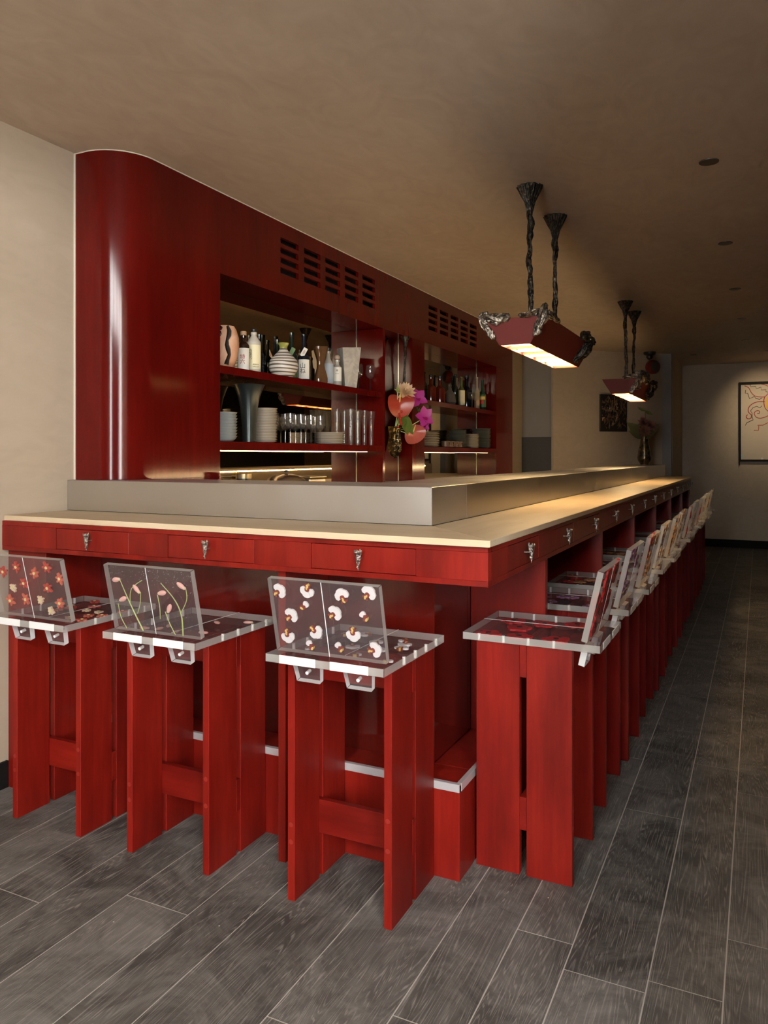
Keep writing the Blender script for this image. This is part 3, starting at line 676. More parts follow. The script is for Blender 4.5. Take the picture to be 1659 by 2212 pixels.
pal = [['bloom_purple'], ['bloom_amber', 'bloom_red'], ['bloom_tan'], ['bloom_amber'], ['bloom_tan', 'bloom_amber'], ['bloom_red'], ['bloom_purple', 'bloom_tan'], ['bloom_red', 'bloom_tan'], ['bloom_tan'], ['bloom_amber'], ['bloom_tan']]
desc = ['purple petals', 'amber and red petals', 'tan petals', 'amber petals', 'tan and amber petals', 'red petals', 'purple and tan petals', 'red and tan petals', 'tan petals', 'amber petals', 'tan petals']
for i, y in enumerate(sy):
    nm = ordn[i]+' aisle stool from the counter corner, clear seat and back with '+desc[i] if i < 10 else 'farthest aisle stool at the end of the counter, clear seat and back'
    stool(-0.6675+(0.006 if i % 2 else -0.004), y+0.17, PI/2, nm, spray(pal[i], 9 if i < 5 else 5, 20+i), bed(pal[i], 7 if i < 5 else 3, 40+i), SG, None, i < 4)

# ------------------------------------------------------------------ pendant lamps
def ropes(mb, path, n, spread, r, seed, seg=5, amp=1.0, m=0, endtaper=True):
    """a bundle of gnarled cast strands that wind along a path"""
    rr = random.Random(seed); P = [Vector(p) for p in path]
    # resample
    ln = [0]
    for a, b in zip(P[:-1], P[1:]): ln.append(ln[-1]+(b-a).length)
    tot = ln[-1]; steps = max(6, int(tot/0.018))
    def at(s_):
        for k in range(len(P)-1):
            if s_ <= ln[k+1]+1e-9: return P[k].lerp(P[k+1], (s_-ln[k])/max(ln[k+1]-ln[k], 1e-9))
        return P[-1]
    for q in range(n):
        ph = 2*PI*q/n+rr.uniform(-0.4, 0.4); tw = rr.uniform(8, 22)*rr.choice((-1, 1)); f1 = rr.uniform(20, 50); f2 = rr.uniform(0, 6)
        pts, rad = [], []
        for k in range(steps+1):
            s_ = tot*k/steps; c_ = at(s_)
            t = (at(min(s_+0.01, tot))-at(max(s_-0.01, 0))).normalized()
            u = t.cross(Vector((0.2, 0.1, 1))) if abs(t.z) < 0.9 else t.cross(Vector((1, 0.1, 0)))
            u.normalize(); w = t.cross(u)
            a = ph+tw*s_; sp = spread(s_/tot)*(0.75+0.35*math.sin(f1*s_+f2))*amp
            pts.append(c_+(u*math.cos(a)+w*math.sin(a))*sp)
            e = 1.0 if not endtaper else min(1.0, 0.35+4*min(s_, tot-s_)/max(tot, 1e-6))
            rad.append(r*e*(0.8+0.45*math.sin(f1*1.7*s_+f2+q)))
        mb.tube(pts, rad, seg, m)
    return mb
def lamp_glow(name):
    m, nt, out = newmat(name); tc = N(nt, 'ShaderNodeTexCoord'); sp = N(nt, 'ShaderNodeSeparateXYZ'); L(nt, tc.outputs['Object'], sp.inputs[0])
    mu = N(nt, 'ShaderNodeMath', operation='MULTIPLY', i_1=2*PI/0.25); L(nt, sp.outputs[1], mu.inputs[0])
    co = N(nt, 'ShaderNodeMath', operation='COSINE'); L(nt, mu.outputs[0], co.inputs[0])
    r = N(nt, 'ShaderNodeMapRange', i_1=-1.0, i_2=1.0, i_3=0.8, i_4=92.0); L(nt, co.outputs[0], r.inputs[0])
    e = N(nt, 'ShaderNodeEmission'); e.inputs[0].default_value = (1.0, 0.66, 0.30, 1); L(nt, r.outputs[0], e.inputs[1]); L(nt, e.outputs[0], out.inputs[0]); return m
M_diff = lamp_glow('lamp_diffuser')
M_louv = simple('lamp_louvre', (0.55, 0.42, 0.25), 0.5)
def pendant(x, y, label, seed, mirrored=False):
    t = thing('pendant_lamp', label, 'pendant lamp', (x, y, 1.833), 0, 'red trough lamps over the counter')
    hb, ht, hl, H_, th = 0.0735, 0.150, 0.525, 0.125, 0.006
    htop = 0.02
    for s_, nm in ((-1, 'side_panel'), (1, 'side_panel')):
        mb = MB(); q = [(s_*hb, 0), (s_*ht, H_), (s_*(ht-th), H_), (s_*(hb-th), 0)]
        mb.prism([(a, b) for a, b in q], -hl, hl, axis='y'); mb.build(nm, M_shade, t, None, 0.0008)
    for s_ in (-1, 1):
        mb = MB(); mb.prism([(-hb+th, 0.0), (hb-th, 0.0), (ht-th, H_), (-ht+th, H_)], s_*hl-0.006*(s_ > 0), s_*hl+0.006*(s_ < 0), axis='y'); mb.build('end_panel', M_shade, t, None, 0.0008)
    B(-ht+0.007, ht-0.007, -hl+0.007, hl-0.007, H_-0.012, H_-0.006).build('top_panel', M_shade, t)
    B(-hb+0.002, hb-0.002, -hl+0.008, hl-0.008, 0.020, 0.024).build('diffuser', M_diff, t)
    for k in range(9):
        yy_ = -hl+0.07+k*(2*hl-0.14)/8
        B(-hb+0.004, hb-0.004, yy_-0.0015, yy_+0.0015, 0.004, 0.018).build('louvre', M_louv, t)
    for yy_ in (-0.262, 0.262):
        mb = MB(); r = random.Random(seed+int(yy_*100))
        path = [(R.uniform(-.004, .004), yy_, H_-0.01), (R.uniform(-.008, .008), yy_+R.uniform(-.008, .008), 0.30), (R.uniform(-.006, .006), yy_, 0.45), (R.uniform(-.008, .008), yy_, 0.6), (0, yy_, 0.735)]
        ropes(mb, path, 7, lambda s_: 0.0105+0.003*math.sin(9*s_), 0.0068, seed+3+int(yy_*50), 5, 1, 0, False); mb.tube(path, 0.009, 6)
        mb.build('hanging_rod', M_bronze, t, SM)
        mb = MB(); top = 2.6445-1.833
        mb.lathe([(0.012, 0.70-0.03), (0.017, 0.715), (0.026, 0.745), (0.044, 0.775), (0.060, top-0.006), (0.063, top)], 40, (0, yy_, 0), lobes=13, lamp=0.07, twist=0.05)
        for k in range(14):
            a = 2*PI*k/14+0.2; r0 = 1.0
            mb.tube([(0.013*math.cos(a), yy_+0.013*math.sin(a), 0.69), (0.023*math.cos(a+.1), yy_+0.023*math.sin(a+.1), 0.735), (0.043*math.cos(a), yy_+0.043*math.sin(a), 0.772), (0.061*math.cos(a+.05), yy_+0.061*math.sin(a+.05), top-0.004)], [0.004, 0.0045, 0.004, 0.003], 5)
        mb.build('ceiling_rose', M_bronze, t, SM)
    # gnarled cast branches that grip the edges
    def grip(paths, nm='bark_casting', mat=M_bronzel):
        mb = MB()
        for i, (p, n, sp_, r_) in enumerate(paths):
            ropes(mb, p, n+3, (lambda s_, sp_=sp_: 1.25*sp_*(1.1-0.5*abs(2*s_-1))), r_*1.15, seed*7+i*3, 5)
            for a_, b_ in zip(p[:-1], p[1:]):
                for k in range(5):
                    c_ = Vector(a_).lerp(Vector(b_), (k+0.5)/5); mb.blob((c_.x+R.uniform(-1, 1)*sp_*0.5, c_.y, c_.z+R.uniform(-1, 1)*sp_*0.5), (sp_*0.9, sp_*0.55, sp_*0.9), 0, 7, 6, 0.3)
        mb.build(nm, mat, t, SM)
    e = 0.006
    if not mirrored:
        grip([([(-ht-e, -hl-e, H_+0.02), (-ht+0.03, -hl-e, H_+0.004), (-ht+0.09, -hl-e, H_-0.004), (-0.03, -hl-e, H_+0.006)], 8, 0.017, 0.0075),
              ([(-ht-0.014, -hl-e, H_+0.028), (-ht+0.006, -hl-e, H_-0.02), (-0.115, -hl-e, 0.066), (-0.097, -hl-e, 0.035)], 7, 0.014, 0.0065),
              ([(-ht+0.06, -hl-e, H_+0.012), (-ht+0.075, -hl-2*e, H_-0.03)], 5, 0.010, 0.006), ([(-ht-0.01, -hl, H_+0.012), (-ht-e, -hl+0.12, H_+0.004)], 5, 0.010, 0.006)])
        grip([([(0.03, -hl-e, H_+0.004), (0.09, -hl-e, H_+0.008), (ht-0.01, -hl-e, H_+0.02)], 6, 0.012, 0.0065), ([(ht-0.01, -hl-e, H_+0.05), (ht-0.012, -hl-e, H_+0.0), (ht-0.035, -hl-e, 0.075), (0.105, -hl-e, 0.045)], 9, 0.016, 0.0075),
              ([(ht, -hl, H_+0.012), (ht+e, -hl+0.10, H_+0.003), (ht+e, -hl+0.2, H_)], 5, 0.010, 0.006)])
        grip([([(ht+e, hl-0.30, H_), (ht+2*e, hl-0.24, H_+0.03), (ht+e, hl-0.14, H_-0.005)], 6, 0.014, 0.008), ([(ht+e, hl-0.20, H_+0.015), (ht+e, hl-0.07, H_+0.018), (ht, hl, H_+0.012)], 8, 0.018, 0.009),
              ([(ht+e, hl-0.17, H_-0.01), (0.115+e, hl-0.18, 0.055), (hb+e+0.006, hl-0.20, 0.01)], 8, 0.014, 0.007), ([(ht+e, hl-0.05, H_), (0.125+e, hl-0.10, 0.07), (hb+e+0.01, hl-0.16, 0.012)], 7, 0.013, 0.0065), ([(ht+e, hl-0.12, H_-0.01), (0.118+e, hl-0.13, 0.055)], 9, 0.020, 0.008)], 'bark_casting', M_bronze)
    else:
        grip([([(0.02, -hl-e, H_+0.004), (0.08, -hl-e, H_+0.016), (ht, -hl-e, H_+0.014)], 6, 0.012, 0.007), ([(ht, -hl-e, H_+0.03), (ht-0.01, -hl-e, H_-0.02), (0.10, -hl-e, 0.04), (0.085, -hl-e, 0.01)], 8, 0.016, 0.0075),
              ([(ht, -hl, H_+0.03), (ht+e, -hl+0.16, H_+0.035), (ht+e, -hl+0.34, H_+0.02), (ht+e, -hl+0.42, H_)], 9, 0.026, 0.011), ([(ht+e, -hl+0.05, H_), (0.13, -hl+0.10, 0.06), (0.115, -hl+0.05, 0.045)], 8, 0.016, 0.008)], 'bark_casting', M_bronzel)
        grip([([(ht+e, hl-0.33, H_+0.01), (ht+e, hl-0.15, H_+0.018), (ht+e, hl, H_+0.005)], 8, 0.022, 0.010), ([(ht+e, hl-0.3, H_), (0.12+e, hl-0.28, 0.06), (0.115, hl-0.33, 0.05)], 7, 0.016, 0.008),
              ([(ht+e, hl-0.1, H_), (0.125+e, hl-0.16, 0.065), (0.095+e, hl-0.2, 0.02)], 8, 0.020, 0.009)], 'bark_casting', M_bronze)
    return t
pendant(-1.016, 3.985, 'nearest dark red trough lamp with bronze bark, hung on two gnarled rods', 11)
pendant(-1.035, 7.12, 'farther dark red trough lamp hanging over the end of the counter', 23, True)

# recessed ceiling downlights (switched off but the last two)
for i, (x, y) in enumerate(((-0.204, 3.759), (-0.189, 5.245), (-0.172, 6.72), (-0.152, 8.21), (-0.143, 9.77), (-0.78, 10.86))):
    nm = ['nearest dark ceiling downlight, above the aisle', 'second ceiling downlight along the aisle', 'third ceiling downlight along the aisle', 'fourth ceiling downlight along the aisle', 'fifth ceiling downlight along the aisle, near the far wall', 'ceiling downlight by the recess at the far end'][i]
    d = thing('ceiling_downlight', nm, 'downlight', (x, y, ZC), 0, 'recessed ceiling downlights')
    MB().lathe([(0.034, -0.004), (0.042, -0.004), (0.043, -0.0003), (0.034, -0.0003)], 28).build('trim_ring', simple('downlight_ring', (0.05, 0.042, 0.035), 0.4) if i == 0 else MATS['downlight_ring'], d, SM)
    MB().lathe([(0.0005, -0.0008), (0.0335, -0.0030)], 24).build('reflector', M_void, d, SM)

# ------------------------------------------------------------------ things in the niches
G_dgreen = simple('dark_green_glass', (0.006, 0.012, 0.008), 0.08, spec=0.6)
G_dblue = simple('dark_blue_glass', (0.004, 0.007, 0.014), 0.08, spec=0.6)
G_brown = simple('dark_brown_glass', (0.022, 0.010, 0.006), 0.1, spec=0.6)
G_red = simple('dark_red_spirit', (0.10, 0.012, 0.006), 0.08, spec=0.6)
G_frost = simple('frosted_glass', (0.52, 0.46, 0.38), 0.45)
G_clearb = simple('clear_bottle_liquid', (0.40, 0.37, 0.32), 0.12, spec=0.6)
L_white = simple('label_white', (0.72, 0.68, 0.60), 0.7)
L_cream = simple('label_cream', (0.78, 0.70, 0.45), 0.7)
L_green = simple('label_green', (0.10, 0.17, 0.06), 0.6)
L_blue = simple('label_blue_grey', (0.34, 0.38, 0.42), 0.6)
I_black = simple('ink_black', (0.015, 0.013, 0.012), 0.7)
I_red = simple('ink_red', (0.30, 0.02, 0.015), 0.7)
K_cork = simple('cork', (0.42, 0.26, 0.15), 0.8, var=0.2, vscale=60)
K_black = simple('black_cap', (0.012, 0.012, 0.012), 0.35)
XS = -2.54
TO_CAM = lambda x, y: math.atan2(-y, -x)
def text_mesh(body, size, mat, vertical=False):
    key = ('text', body, size, mat.name)
    if key in CACHE: return CACHE[key]
    cu = bpy.data.curves.new('lettering', 'FONT'); cu.body = '\n'.join(body) if vertical else body; cu.size = size; cu.extrude = 0.0002; cu.align_x = 'CENTER'; cu.align_y = 'CENTER'; cu.space_line = 0.85; cu.resolution_u = 2
    o = bpy.data.objects.new('lettering', cu); C.objects.link(o); dg = bpy.context.evaluated_depsgraph_get(); dg.update()
    me = bpy.data.meshes.new_from_object(o.evaluated_get(dg)); bpy.data.objects.remove(o); bpy.data.curves.remove(cu)
    me.materials.clear(); me.materials.append(mat); CACHE[key] = me; return me
def lettering(parent, body, size, mat, ang, r, z, vertical=False):
    me = text_mesh(body, size, mat, vertical)
    return put('lettering', me, parent, (r*math.cos(ang), r*math.sin(ang), z), (PI/2, 0, ang+PI/2))
def patch(parent, name, ang, half, r, z0, z1, mat, n=8):
    mb = MB(); b = []
    for i in range(n+1):
        a = ang-half+2*half*i/n; b.append((r*math.cos(a), r*math.sin(a)))
    for i in range(n+1):
        a = ang+half-2*half*i/n; b.append(((r-0.0008)*math.cos(a), (r-0.0008)*math.sin(a)))
    mb.prism(b, z0, z1); return mb.build(name, mat, parent, SM)
def bottle(x, y, z, h, r, label, mat, neck=0.33, nr=0.36, sh=0.12, cap=None, capmat=K_black, lab=None, group=None, cat='bottle', name='bottle', off=0.0):
    """h total height, r body radius, neck = neck share of height, sh = shoulder share"""
    t = thing(name, label, cat, (x, y, z), 0, group); ch = cap or 0.0; n0 = h-ch
    hb = h*(1-neck-sh); prof = [(r*0.9, 0.0), (r, 0.006), (r, hb)]
    for k in range(1, 7):
        q = k/6; prof.append((r+(r*nr-r)*(0.5-0.5*math.cos(PI*q)), hb+h*sh*q))
    prof += [(r*nr*0.95, n0-0.016), (r*nr*1.18, n0-0.014), (r*nr*1.18, n0-0.002), (r*nr, n0)]
    MB().lathe(prof, 28).build('body', mat, t, SM)
    if cap: MB().lathe([(r*nr*1.12, n0+0.0003), (r*nr*1.2, n0+0.002), (r*nr*1.2, h-0.002), (r*nr*1.05, h)], 20).build('cap', capmat, t, SM)
    if lab:
        l0, l1, lm, half, txt = lab; a = TO_CAM(x, y)+off
        p = patch(t, 'label', a, half, r+0.0012, h*l0, h*l1, lm)
        for body, size, mt, da, zz, vert in txt: lettering(p, body, size, mt, a+da, r+0.0022, h*zz, vert)
    return t
def hung_tag(t, ang, r, z, mat, txt=None):
    d = Vector((math.cos(ang), math.sin(ang), 0)); mb = B(-0.013, 0.013, -0.0008, 0.0008, -0.028, 0.028)
    o = mb.build('tag', mat, t, None, 0, (d.x*(r+0.006), d.y*(r+0.006), z), (0.15, 0.5, ang+PI/2))
    if txt: put('lettering', text_mesh(txt, 0.014, I_red, True), o, (0, -0.0012, 0), (PI/2, 0, 0))
    return o
# upper shelf, first niche
G1 = 'bottles on the upper shelf of the near niche'
t = thing('terracotta_vase', 'round terracotta vase with black drips at the left end of the upper shelf', 'vase', (XS, 3.285, S1))
MB().lathe([(0.035, 0.0), (0.050, 0.012), (0.068, 0.06), (0.077, 0.12), (0.076, 0.165), (0.064, 0.205), (0.052, 0.226), (0.046, 0.222), (0.056, 0.20)], 32, lobes=3, lamp=0.03).build('body', blotch('terracotta', (0.55, 0.26, 0.14), (0.66, 0.42, 0.29), 9, (0.35, 0.65), 0.55), t, SM)
G_tar = simple('black_glaze', (0.018, 0.016, 0.014), 0.2)
for a0, zt, zb, w in ((-0.35, 0.218, 0.165, 0.007), (0.25, 0.22, 0.02, 0.010), (-1.05, 0.2, 0.0, 0.008)):
    a = TO_CAM(XS, 3.285)+a0; pts = []
    for k in range(9):
        z = zt+(zb-zt)*k/8; rr = 0.0765 if 0.1 < z < 0.18 else (0.064 if z > 0.2 else (0.072 if z > 0.06 else 0.058)); aa = a+0.10*math.sin(k*1.3)
        pts.append(((rr+0.001)*math.cos(aa), (rr+0.001)*math.sin(aa), z))
    MB().tube(pts, [w*(0.7+0.6*abs(math.sin(k))) for k in range(9)], 6).build('glaze_drip', G_tar, t, SM)
bottle(XS, 3.452, S1, 0.225, 0.033, 'brown bottle with cork stopper and white label lettered in red', G_brown, 0.22, 0.42, 0.14, 0.022, K_cork, (0.06, 0.58, L_white, 1.1, [('特六', 0.030, I_red, -0.15, 0.30, True)]), G1)
bottle(XS, 3.548, S1, 0.250, 0.039, 'tall frosted bottle with black cap and cream label in black characters', G_frost, 0.12, 0.38, 0.20, 0.016, K_black, (0.10, 0.64, L_cream, 1.15, [('丹桜石乃', 0.017, I_black, -0.45, 0.42, True), ('書壺酒印花', 0.007, I_black, 0.25, 0.20, False), ('玄米仕込み', 0.007, I_black, 0.25, 0.15, False)]), G1)
bottle(XS-0.07, 3.70, S1, 0.25, 0.030, 'slender dark bottle behind the marbled flask, left one', G_dblue, 0.36, 0.34, 0.14, None, K_black, None, G1)
t = thing('marbled_flask', 'squat marbled grey and white flask vase with green rim', 'vase', (XS+0.03, 3.80, S1))
MB().lathe([(0.048, 0.0), (0.062, 0.014), (0.083, 0.045), (0.087, 0.075), (0.078, 0.105), (0.050, 0.135), (0.028, 0.158), (0.022, 0.172)], 36).build('body', striped('marbled_clay', (0.62, 0.55, 0.47), (0.09, 0.07, 0.055), 3.2, 0.45, 4.0, (1.2, 1.2, 5.0), (0.5, 0.8)), t, SM)
MB().lathe([(0.0222, 0.1722), (0.023, 0.183), (0.032, 0.2), (0.034, 0.204), (0.028, 0.203), (0.019, 0.185)], 28).build('rim', simple('green_glaze', (0.26, 0.26, 0.06), 0.15), t, SM)
bottle(XS-0.07, 3.885, S1, 0.245, 0.030, 'slender dark bottle behind the marbled flask, right one', G_dgreen, 0.36, 0.34, 0.14, None, K_black, None, G1)
b_ = bottle(XS, 3.935, S1, 0.288, 0.036, 'dark bottle with hung green tag and green label', G_dgreen, 0.36, 0.36, 0.14, None, K_black, (0.05, 0.42, L_green, 1.0, []), G1)
hung_tag(b_, TO_CAM(XS, 3.935), 0.03, 0.165, L_green)
b_ = bottle(XS, 4.075, S1, 0.298, 0.038, 'dark blue bottle with hung white tag and white label in black brush characters', G_dblue, 0.36, 0.36, 0.14, None, K_black, (0.06, 0.46, L_white, 1.0, [('山ね', 0.038, I_black, -0.2, 0.27, True)]), G1)
hung_tag(b_, TO_CAM(XS, 4.075), 0.03, 0.182, L_white, '新酒')
bottle(XS-0.05, 4.145, S1, 0.215, 0.032, 'dim bottle half hidden behind the amber vase', G_clearb, 0.22, 0.4, 0.16, 0.016, K_black, None, G1)
t = thing('amber_vase', 'twisted amber brown glass vase', 'vase', (XS+0.02, 4.245, S1))
prof = []
for k in range(25): z = 0.238*k/24; prof.append((0.032+0.011*math.sin(2.2*PI*k/24+0.9)+0.004*(k/24), z))
MB().lathe(prof, 32, lobes=4, lamp=0.13, twist=0.09).build('body', simple('amber_glass', (0.10, 0.045, 0.018), 0.06, spec=0.8), t, SM)
bottle(XS, 4.374, S1, 0.25, 0.036, 'clear bottle with black screw cap and blue grey label', G_clearb, 0.24, 0.38, 0.22, 0.022, K_black, (0.08, 0.58, L_blue, 1.1, []), G1)
t = bottle(XS, 4.492, S1, 0.185, 0.031, 'small bottle with round glass stopper and white printed label', G_clearb, 0.16, 0.45, 0.14, None, K_black, (0.22, 0.72, L_white, 1.1, [('響', 0.014, I_black, 0, 0.60, False), ('WHISKY', 0.007, I_black, 0, 0.48, False)]), G1)
MB().blob((0, 0, 0.202), (0.019, 0.019, 0.018), 0, 16, 10).build('stopper', simple('stopper_glass', (0.42, 0.30, 0.22), 0.1), t, SM)
t = thing('stone_vase', 'grey stone vase, flared square block with a blue smear', 'vase', (XS, 4.655, S1), TO_CAM(XS, 4.655)+0.35)
mb = MB()
bt, tp, hh = 0.042, 0.066, 0.285
vs_ = [(-bt, -bt, 0), (bt, -bt, 0), (bt, bt, 0), (-bt, bt, 0), (-tp, -tp, hh), (tp*0.9, -tp, hh-0.006), (tp, tp, hh), (-tp, tp*0.95, hh+0.004)]
mb.add(vs_, [(0, 3, 2, 1), (0, 1, 5, 4), (1, 2, 6, 5), (2, 3, 7, 6), (3, 0, 4, 7)])
i0 = [(x*0.86, y*0.86, z) for x, y, z in vs_[4:]]; i1 = [(x*0.7, y*0.7, 0.1) for x, y, z in vs_[4:]]
b0 = len(mb.v); mb.v += i0+i1
for k in range(4):
    j = (k+1) % 4; mb.f.append((4+k, 4+j, b0+j, b0+k)); mb.m.append(0); mb.f.append((b0+k, b0+j, b0+4+j, b0+4+k)); mb.m.append(0)
mb.f.append((b0+7, b0+6, b0+5, b0+4)); mb.m.append(0)
mb.build('body', blotch('grey_stone', (0.36, 0.32, 0.26), (0.47, 0.42, 0.35), 18, (0.4, 0.6), 0.85, 0, 0.4), t, None, 0.002)
MB().add([(tp*0.72, 0.006, 0.16), (tp*0.83, 0.05, 0.205), (tp*0.83, 0.03, 0.175), (tp*0.68, -0.035, 0.105), (tp*0.68, -0.02, 0.14)], [(0, 1, 2, 3, 4)]).build('blue_smear', simple('blue_smear', (0.10, 0.16, 0.20), 0.8), t)
def wine_glass(x, y, z, label, group, h=0.175, r=0.033, stem=None, name='wine_glass'):
    t = thing(name, label, 'wine glass', (x, y, z), 0, group); sm_ = stem or M_glass
    MB().lathe([(r*0.95, 0), (r*0.95, 0.0015), (0.006, 0.005), (0.0004, 0.005)], 24).build('foot', M_glass, t, SM)
    MB().lathe([(0.0042, 0.005), (0.0036, 0.02), (0.0034, h*0.42), (0.0055, h*0.48)], 10).build('stem', sm_, t, SM)
    pr = [(0.004, h*0.48), (r*0.55, h*0.52), (r*0.88, h*0.60), (r, h*0.70), (r*0.96, h*0.85), (r*0.88, h), (r*0.86, h), (r*0.94, h*0.85), (r*0.975, h*0.70), (r*0.85, h*0.605), (r*0.5, h*0.527), (0.001, h*0.49)]
    MB().lathe(pr, 24).build('bowl', M_glass, t, SM); return t
DST = simple('dark_stem', (0.02, 0.008, 0.006), 0.15)
for x, y, q in ((XS, 4.80, 'left'), (XS-0.05, 4.86, 'middle'), (XS+0.04, 4.90, 'right')): wine_glass(x, y, S1, q+' one of three dark stemmed wine glasses at the end of the upper shelf', 'dark stemmed glasses', 0.19, 0.034, DST)
# lower shelf, first niche
def plate_mesh(key, r, rim, hgt, mats):
    if key not in CACHE:
        CACHE[key] = MB().lathe([(r*0.5, 0), (r*0.62, 0.0008), (r*0.8, hgt*0.35), (r*0.985, hgt-0.001), (r, hgt), (r*0.97, hgt+0.0008), (r*0.8, hgt*0.5), (r*0.6, 0.003), (0.0005, 0.003)], 36, mf=lambda k: 1 if k in (3, 4) else 0).mesh('plate', mats, SM)
    return CACHE[key]
C_white = simple('white_china', (0.62, 0.58, 0.50), 0.25); C_rim = simple('china_brown_rim', (0.30, 0.19, 0.11), 0.35)
C_blue = simple('blue_grey_china', (0.30, 0.335, 0.35), 0.3); C_brim = simple('blue_china_rim', (0.50, 0.45, 0.36), 0.4)
C_dark = simple('dark_speckled_china', (0.10, 0.115, 0.105), 0.3, var=0.3, vscale=80); C_drim = simple('pale_speckled_rim', (0.42, 0.40, 0.32), 0.3, var=0.4, vscale=90)
ORD = ['', 'second', 'third', 'fourth', 'fifth', 'sixth', 'seventh', 'eighth', 'ninth', 'tenth', 'eleventh', 'twelfth', 'thirteenth', 'fourteenth', 'fifteenth']
def nth(k, n, lo='lowest', hi='topmost', a='from the bottom', b='from the top'):
    if k == 0: return lo
    if k == n-1: return hi
    return ORD[k]+' '+a if k < n/2 else ORD[n-1-k]+' '+b
def stack(x, y, z, n, key, r, hgt, pitch, mats, label, group, name='plate', cat='plate', jit=0.0):
    me = plate_mesh(key, r, 0, hgt, mats)
    for k in range(n):
        o = put(name, me, None, (x+R.uniform(-jit, jit), y+R.uniform(-jit, jit), z+0.0003+k*pitch), (0, 0, k*0.7)); tag(o, label.replace(' in the ', ', '+nth(k, n)+' in the ', 1), cat, group)
stack(XS, 3.275, S2, 9, 'bowl_blue', 0.074, 0.030, 0.0155, [C_blue, C_brim], 'blue grey bowl in the stack by the trumpet vase', 'stack of blue grey bowls', 'bowl', 'bowl', 0.001)
stack(XS, 3.655, S2, 22, 'plate_white', 0.072, 0.012, 0.0088, [C_white, C_rim], 'white plate in the tall stack by the trumpet vase', 'tall stack of white plates', jit=0.0012)
stack(XS-0.003, 4.40, S2, 7, 'plate_big', 0.098, 0.016, 0.0105, [C_white, C_rim], 'large white plate in the low stack behind glasses', 'low stack of large plates', jit=0.001)
t = tag(MB().lathe([(0.036, 0), (0.036, 0.01), (0.040, 0.10), (0.048, 0.19), (0.060, 0.25), (0.080, 0.305), (0.086, 0.316), (0.080, 0.312), (0.055, 0.24), (0.043, 0.19), (0.01, 0.02)], 40).build('trumpet_vase', simple('gunmetal', (0.035, 0.042, 0.042), 0.28, 0.7), None, SM, 0, (XS+0.02, 3.475, S2)), 'dark metal trumpet vase on the lower shelf', 'vase')
for k in range(9):
    wine_glass(XS+(0.045 if k % 2 else -0.03), 3.795+0.058*k, S2, 'clear wine glass, '+nth(k, 9, 'leftmost', 'rightmost', 'from the left', 'from the right')+' in the row beside the white plates', 'row of clear wine glasses', 0.178, 0.031)
def tumbler(x, y, z, h, r, label, group):
    t = thing('pilsner_glass', label, 'glass', (x, y, z), 0, group)
    MB().lathe([(r*0.62, 0), (r*0.62, 0.008), (r*0.6, h*0.45), (r, h*0.98), (r*0.98, h), (r*0.94, h*0.98), (r*0.53, h*0.45), (r*0.52, 0.012), (0.0005, 0.012)], 20).build('body', M_glass, t, SM); return t
for k in range(8): tumbler(XS+(0.04 if k % 2 else -0.035), 4.552+0.052*k, S2, 0.245, 0.030, 'tall clear flared glass, '+nth(k, 8, 'leftmost', 'rightmost', 'from the left', 'from the right')+' of the row on the lower shelf', 'tall flared glasses')
# second niche
G2 = 'bottles on the upper shelf of the far niche'
n2 = [(5.98, 0.25, 0.032, 'dark bottle at the left end of the far niche shelf', G_dgreen, None), (6.13, 0.24, 0.045, 'dark red round bottle, left one of two in the far niche', G_red, None), (6.34, 0.245, 0.046, 'dark red round bottle, right one of two in the far niche', G_red, None),
      (6.72, 0.30, 0.032, 'slim dark bottle beside the grey decanter', G_dgreen, None), (6.885, 0.295, 0.035, 'pale yellow green bottle with cream label in the far niche', simple('yellow_green_glass', (0.10, 0.11, 0.03), 0.1), (0.08, 0.55, L_cream, 1.1, [])),
      (7.125, 0.33, 0.058, 'large black bottle in the far niche', G_dblue, None), (7.33, 0.33, 0.028, 'slim cream coloured bottle beside the large black bottle', simple('cream_bottle', (0.45, 0.36, 0.24), 0.4), None), (7.50, 0.315, 0.038, 'green bottle painted with yellow and red at the right of the far niche', simple('green_glass', (0.02, 0.06, 0.03), 0.12), (0.12, 0.52, simple('painted_label', (0.06, 0.14, 0.06), 0.5), 1.2, []))]
for y, h, r, lb, mt, lab in n2:
    t = bottle(XS-0.035 if 'large black' in lb and 'slim' not in lb else XS, y, S1, h, r, lb, mt, 0.3, 0.34, 0.18, 0.02 if r > 0.04 else None, K_black, lab, G2)
    if 'painted' in lb:
        a = TO_CAM(XS, y)
        patch(t, 'painted_band', a, 0.8, r+0.0018, h*0.36, h*0.46, P_yel); patch(t, 'painted_band', a-0.2, 0.5, r+0.0019, h*0.22, h*0.33, P_red)
t = thing('decanter', 'grey faceted decanter in the far niche', 'decanter', (XS, 6.58, S1))
MB().lathe([(0.045, 0), (0.062, 0.03), (0.050, 0.10), (0.022, 0.14), (0.018, 0.165)], 7).build('body', simple('smoky_glass', (0.10, 0.085, 0.07), 0.12), t)
MB().blob((0, 0, 0.182), 0.020, 0, 7, 5).build('stopper', MATS['smoky_glass'], t)
for y in (6.99, 7.10): wine_glass(XS+0.065, y, S1, ('right' if y > 7 else 'left')+' one of two clear wine glasses before the large black bottle', 'two clear glasses in the far niche', 0.155, 0.038, I_red if y > 7 else None)
stack(XS, 6.08, S2, 9, 'plate_white2', 0.095, 0.014, 0.0145, [C_white, C_rim], 'white plate in the far niche, left stack', 'left stack in the far niche', jit=0.004)
stack(XS-0.01, 6.80, S2, 13, 'plate_dark2', 0.088, 0.014, 0.0125, [C_dark, C_drim], 'dark speckled plate in the far niche, middle stack', 'middle dark stack in the far niche', jit=0.001)
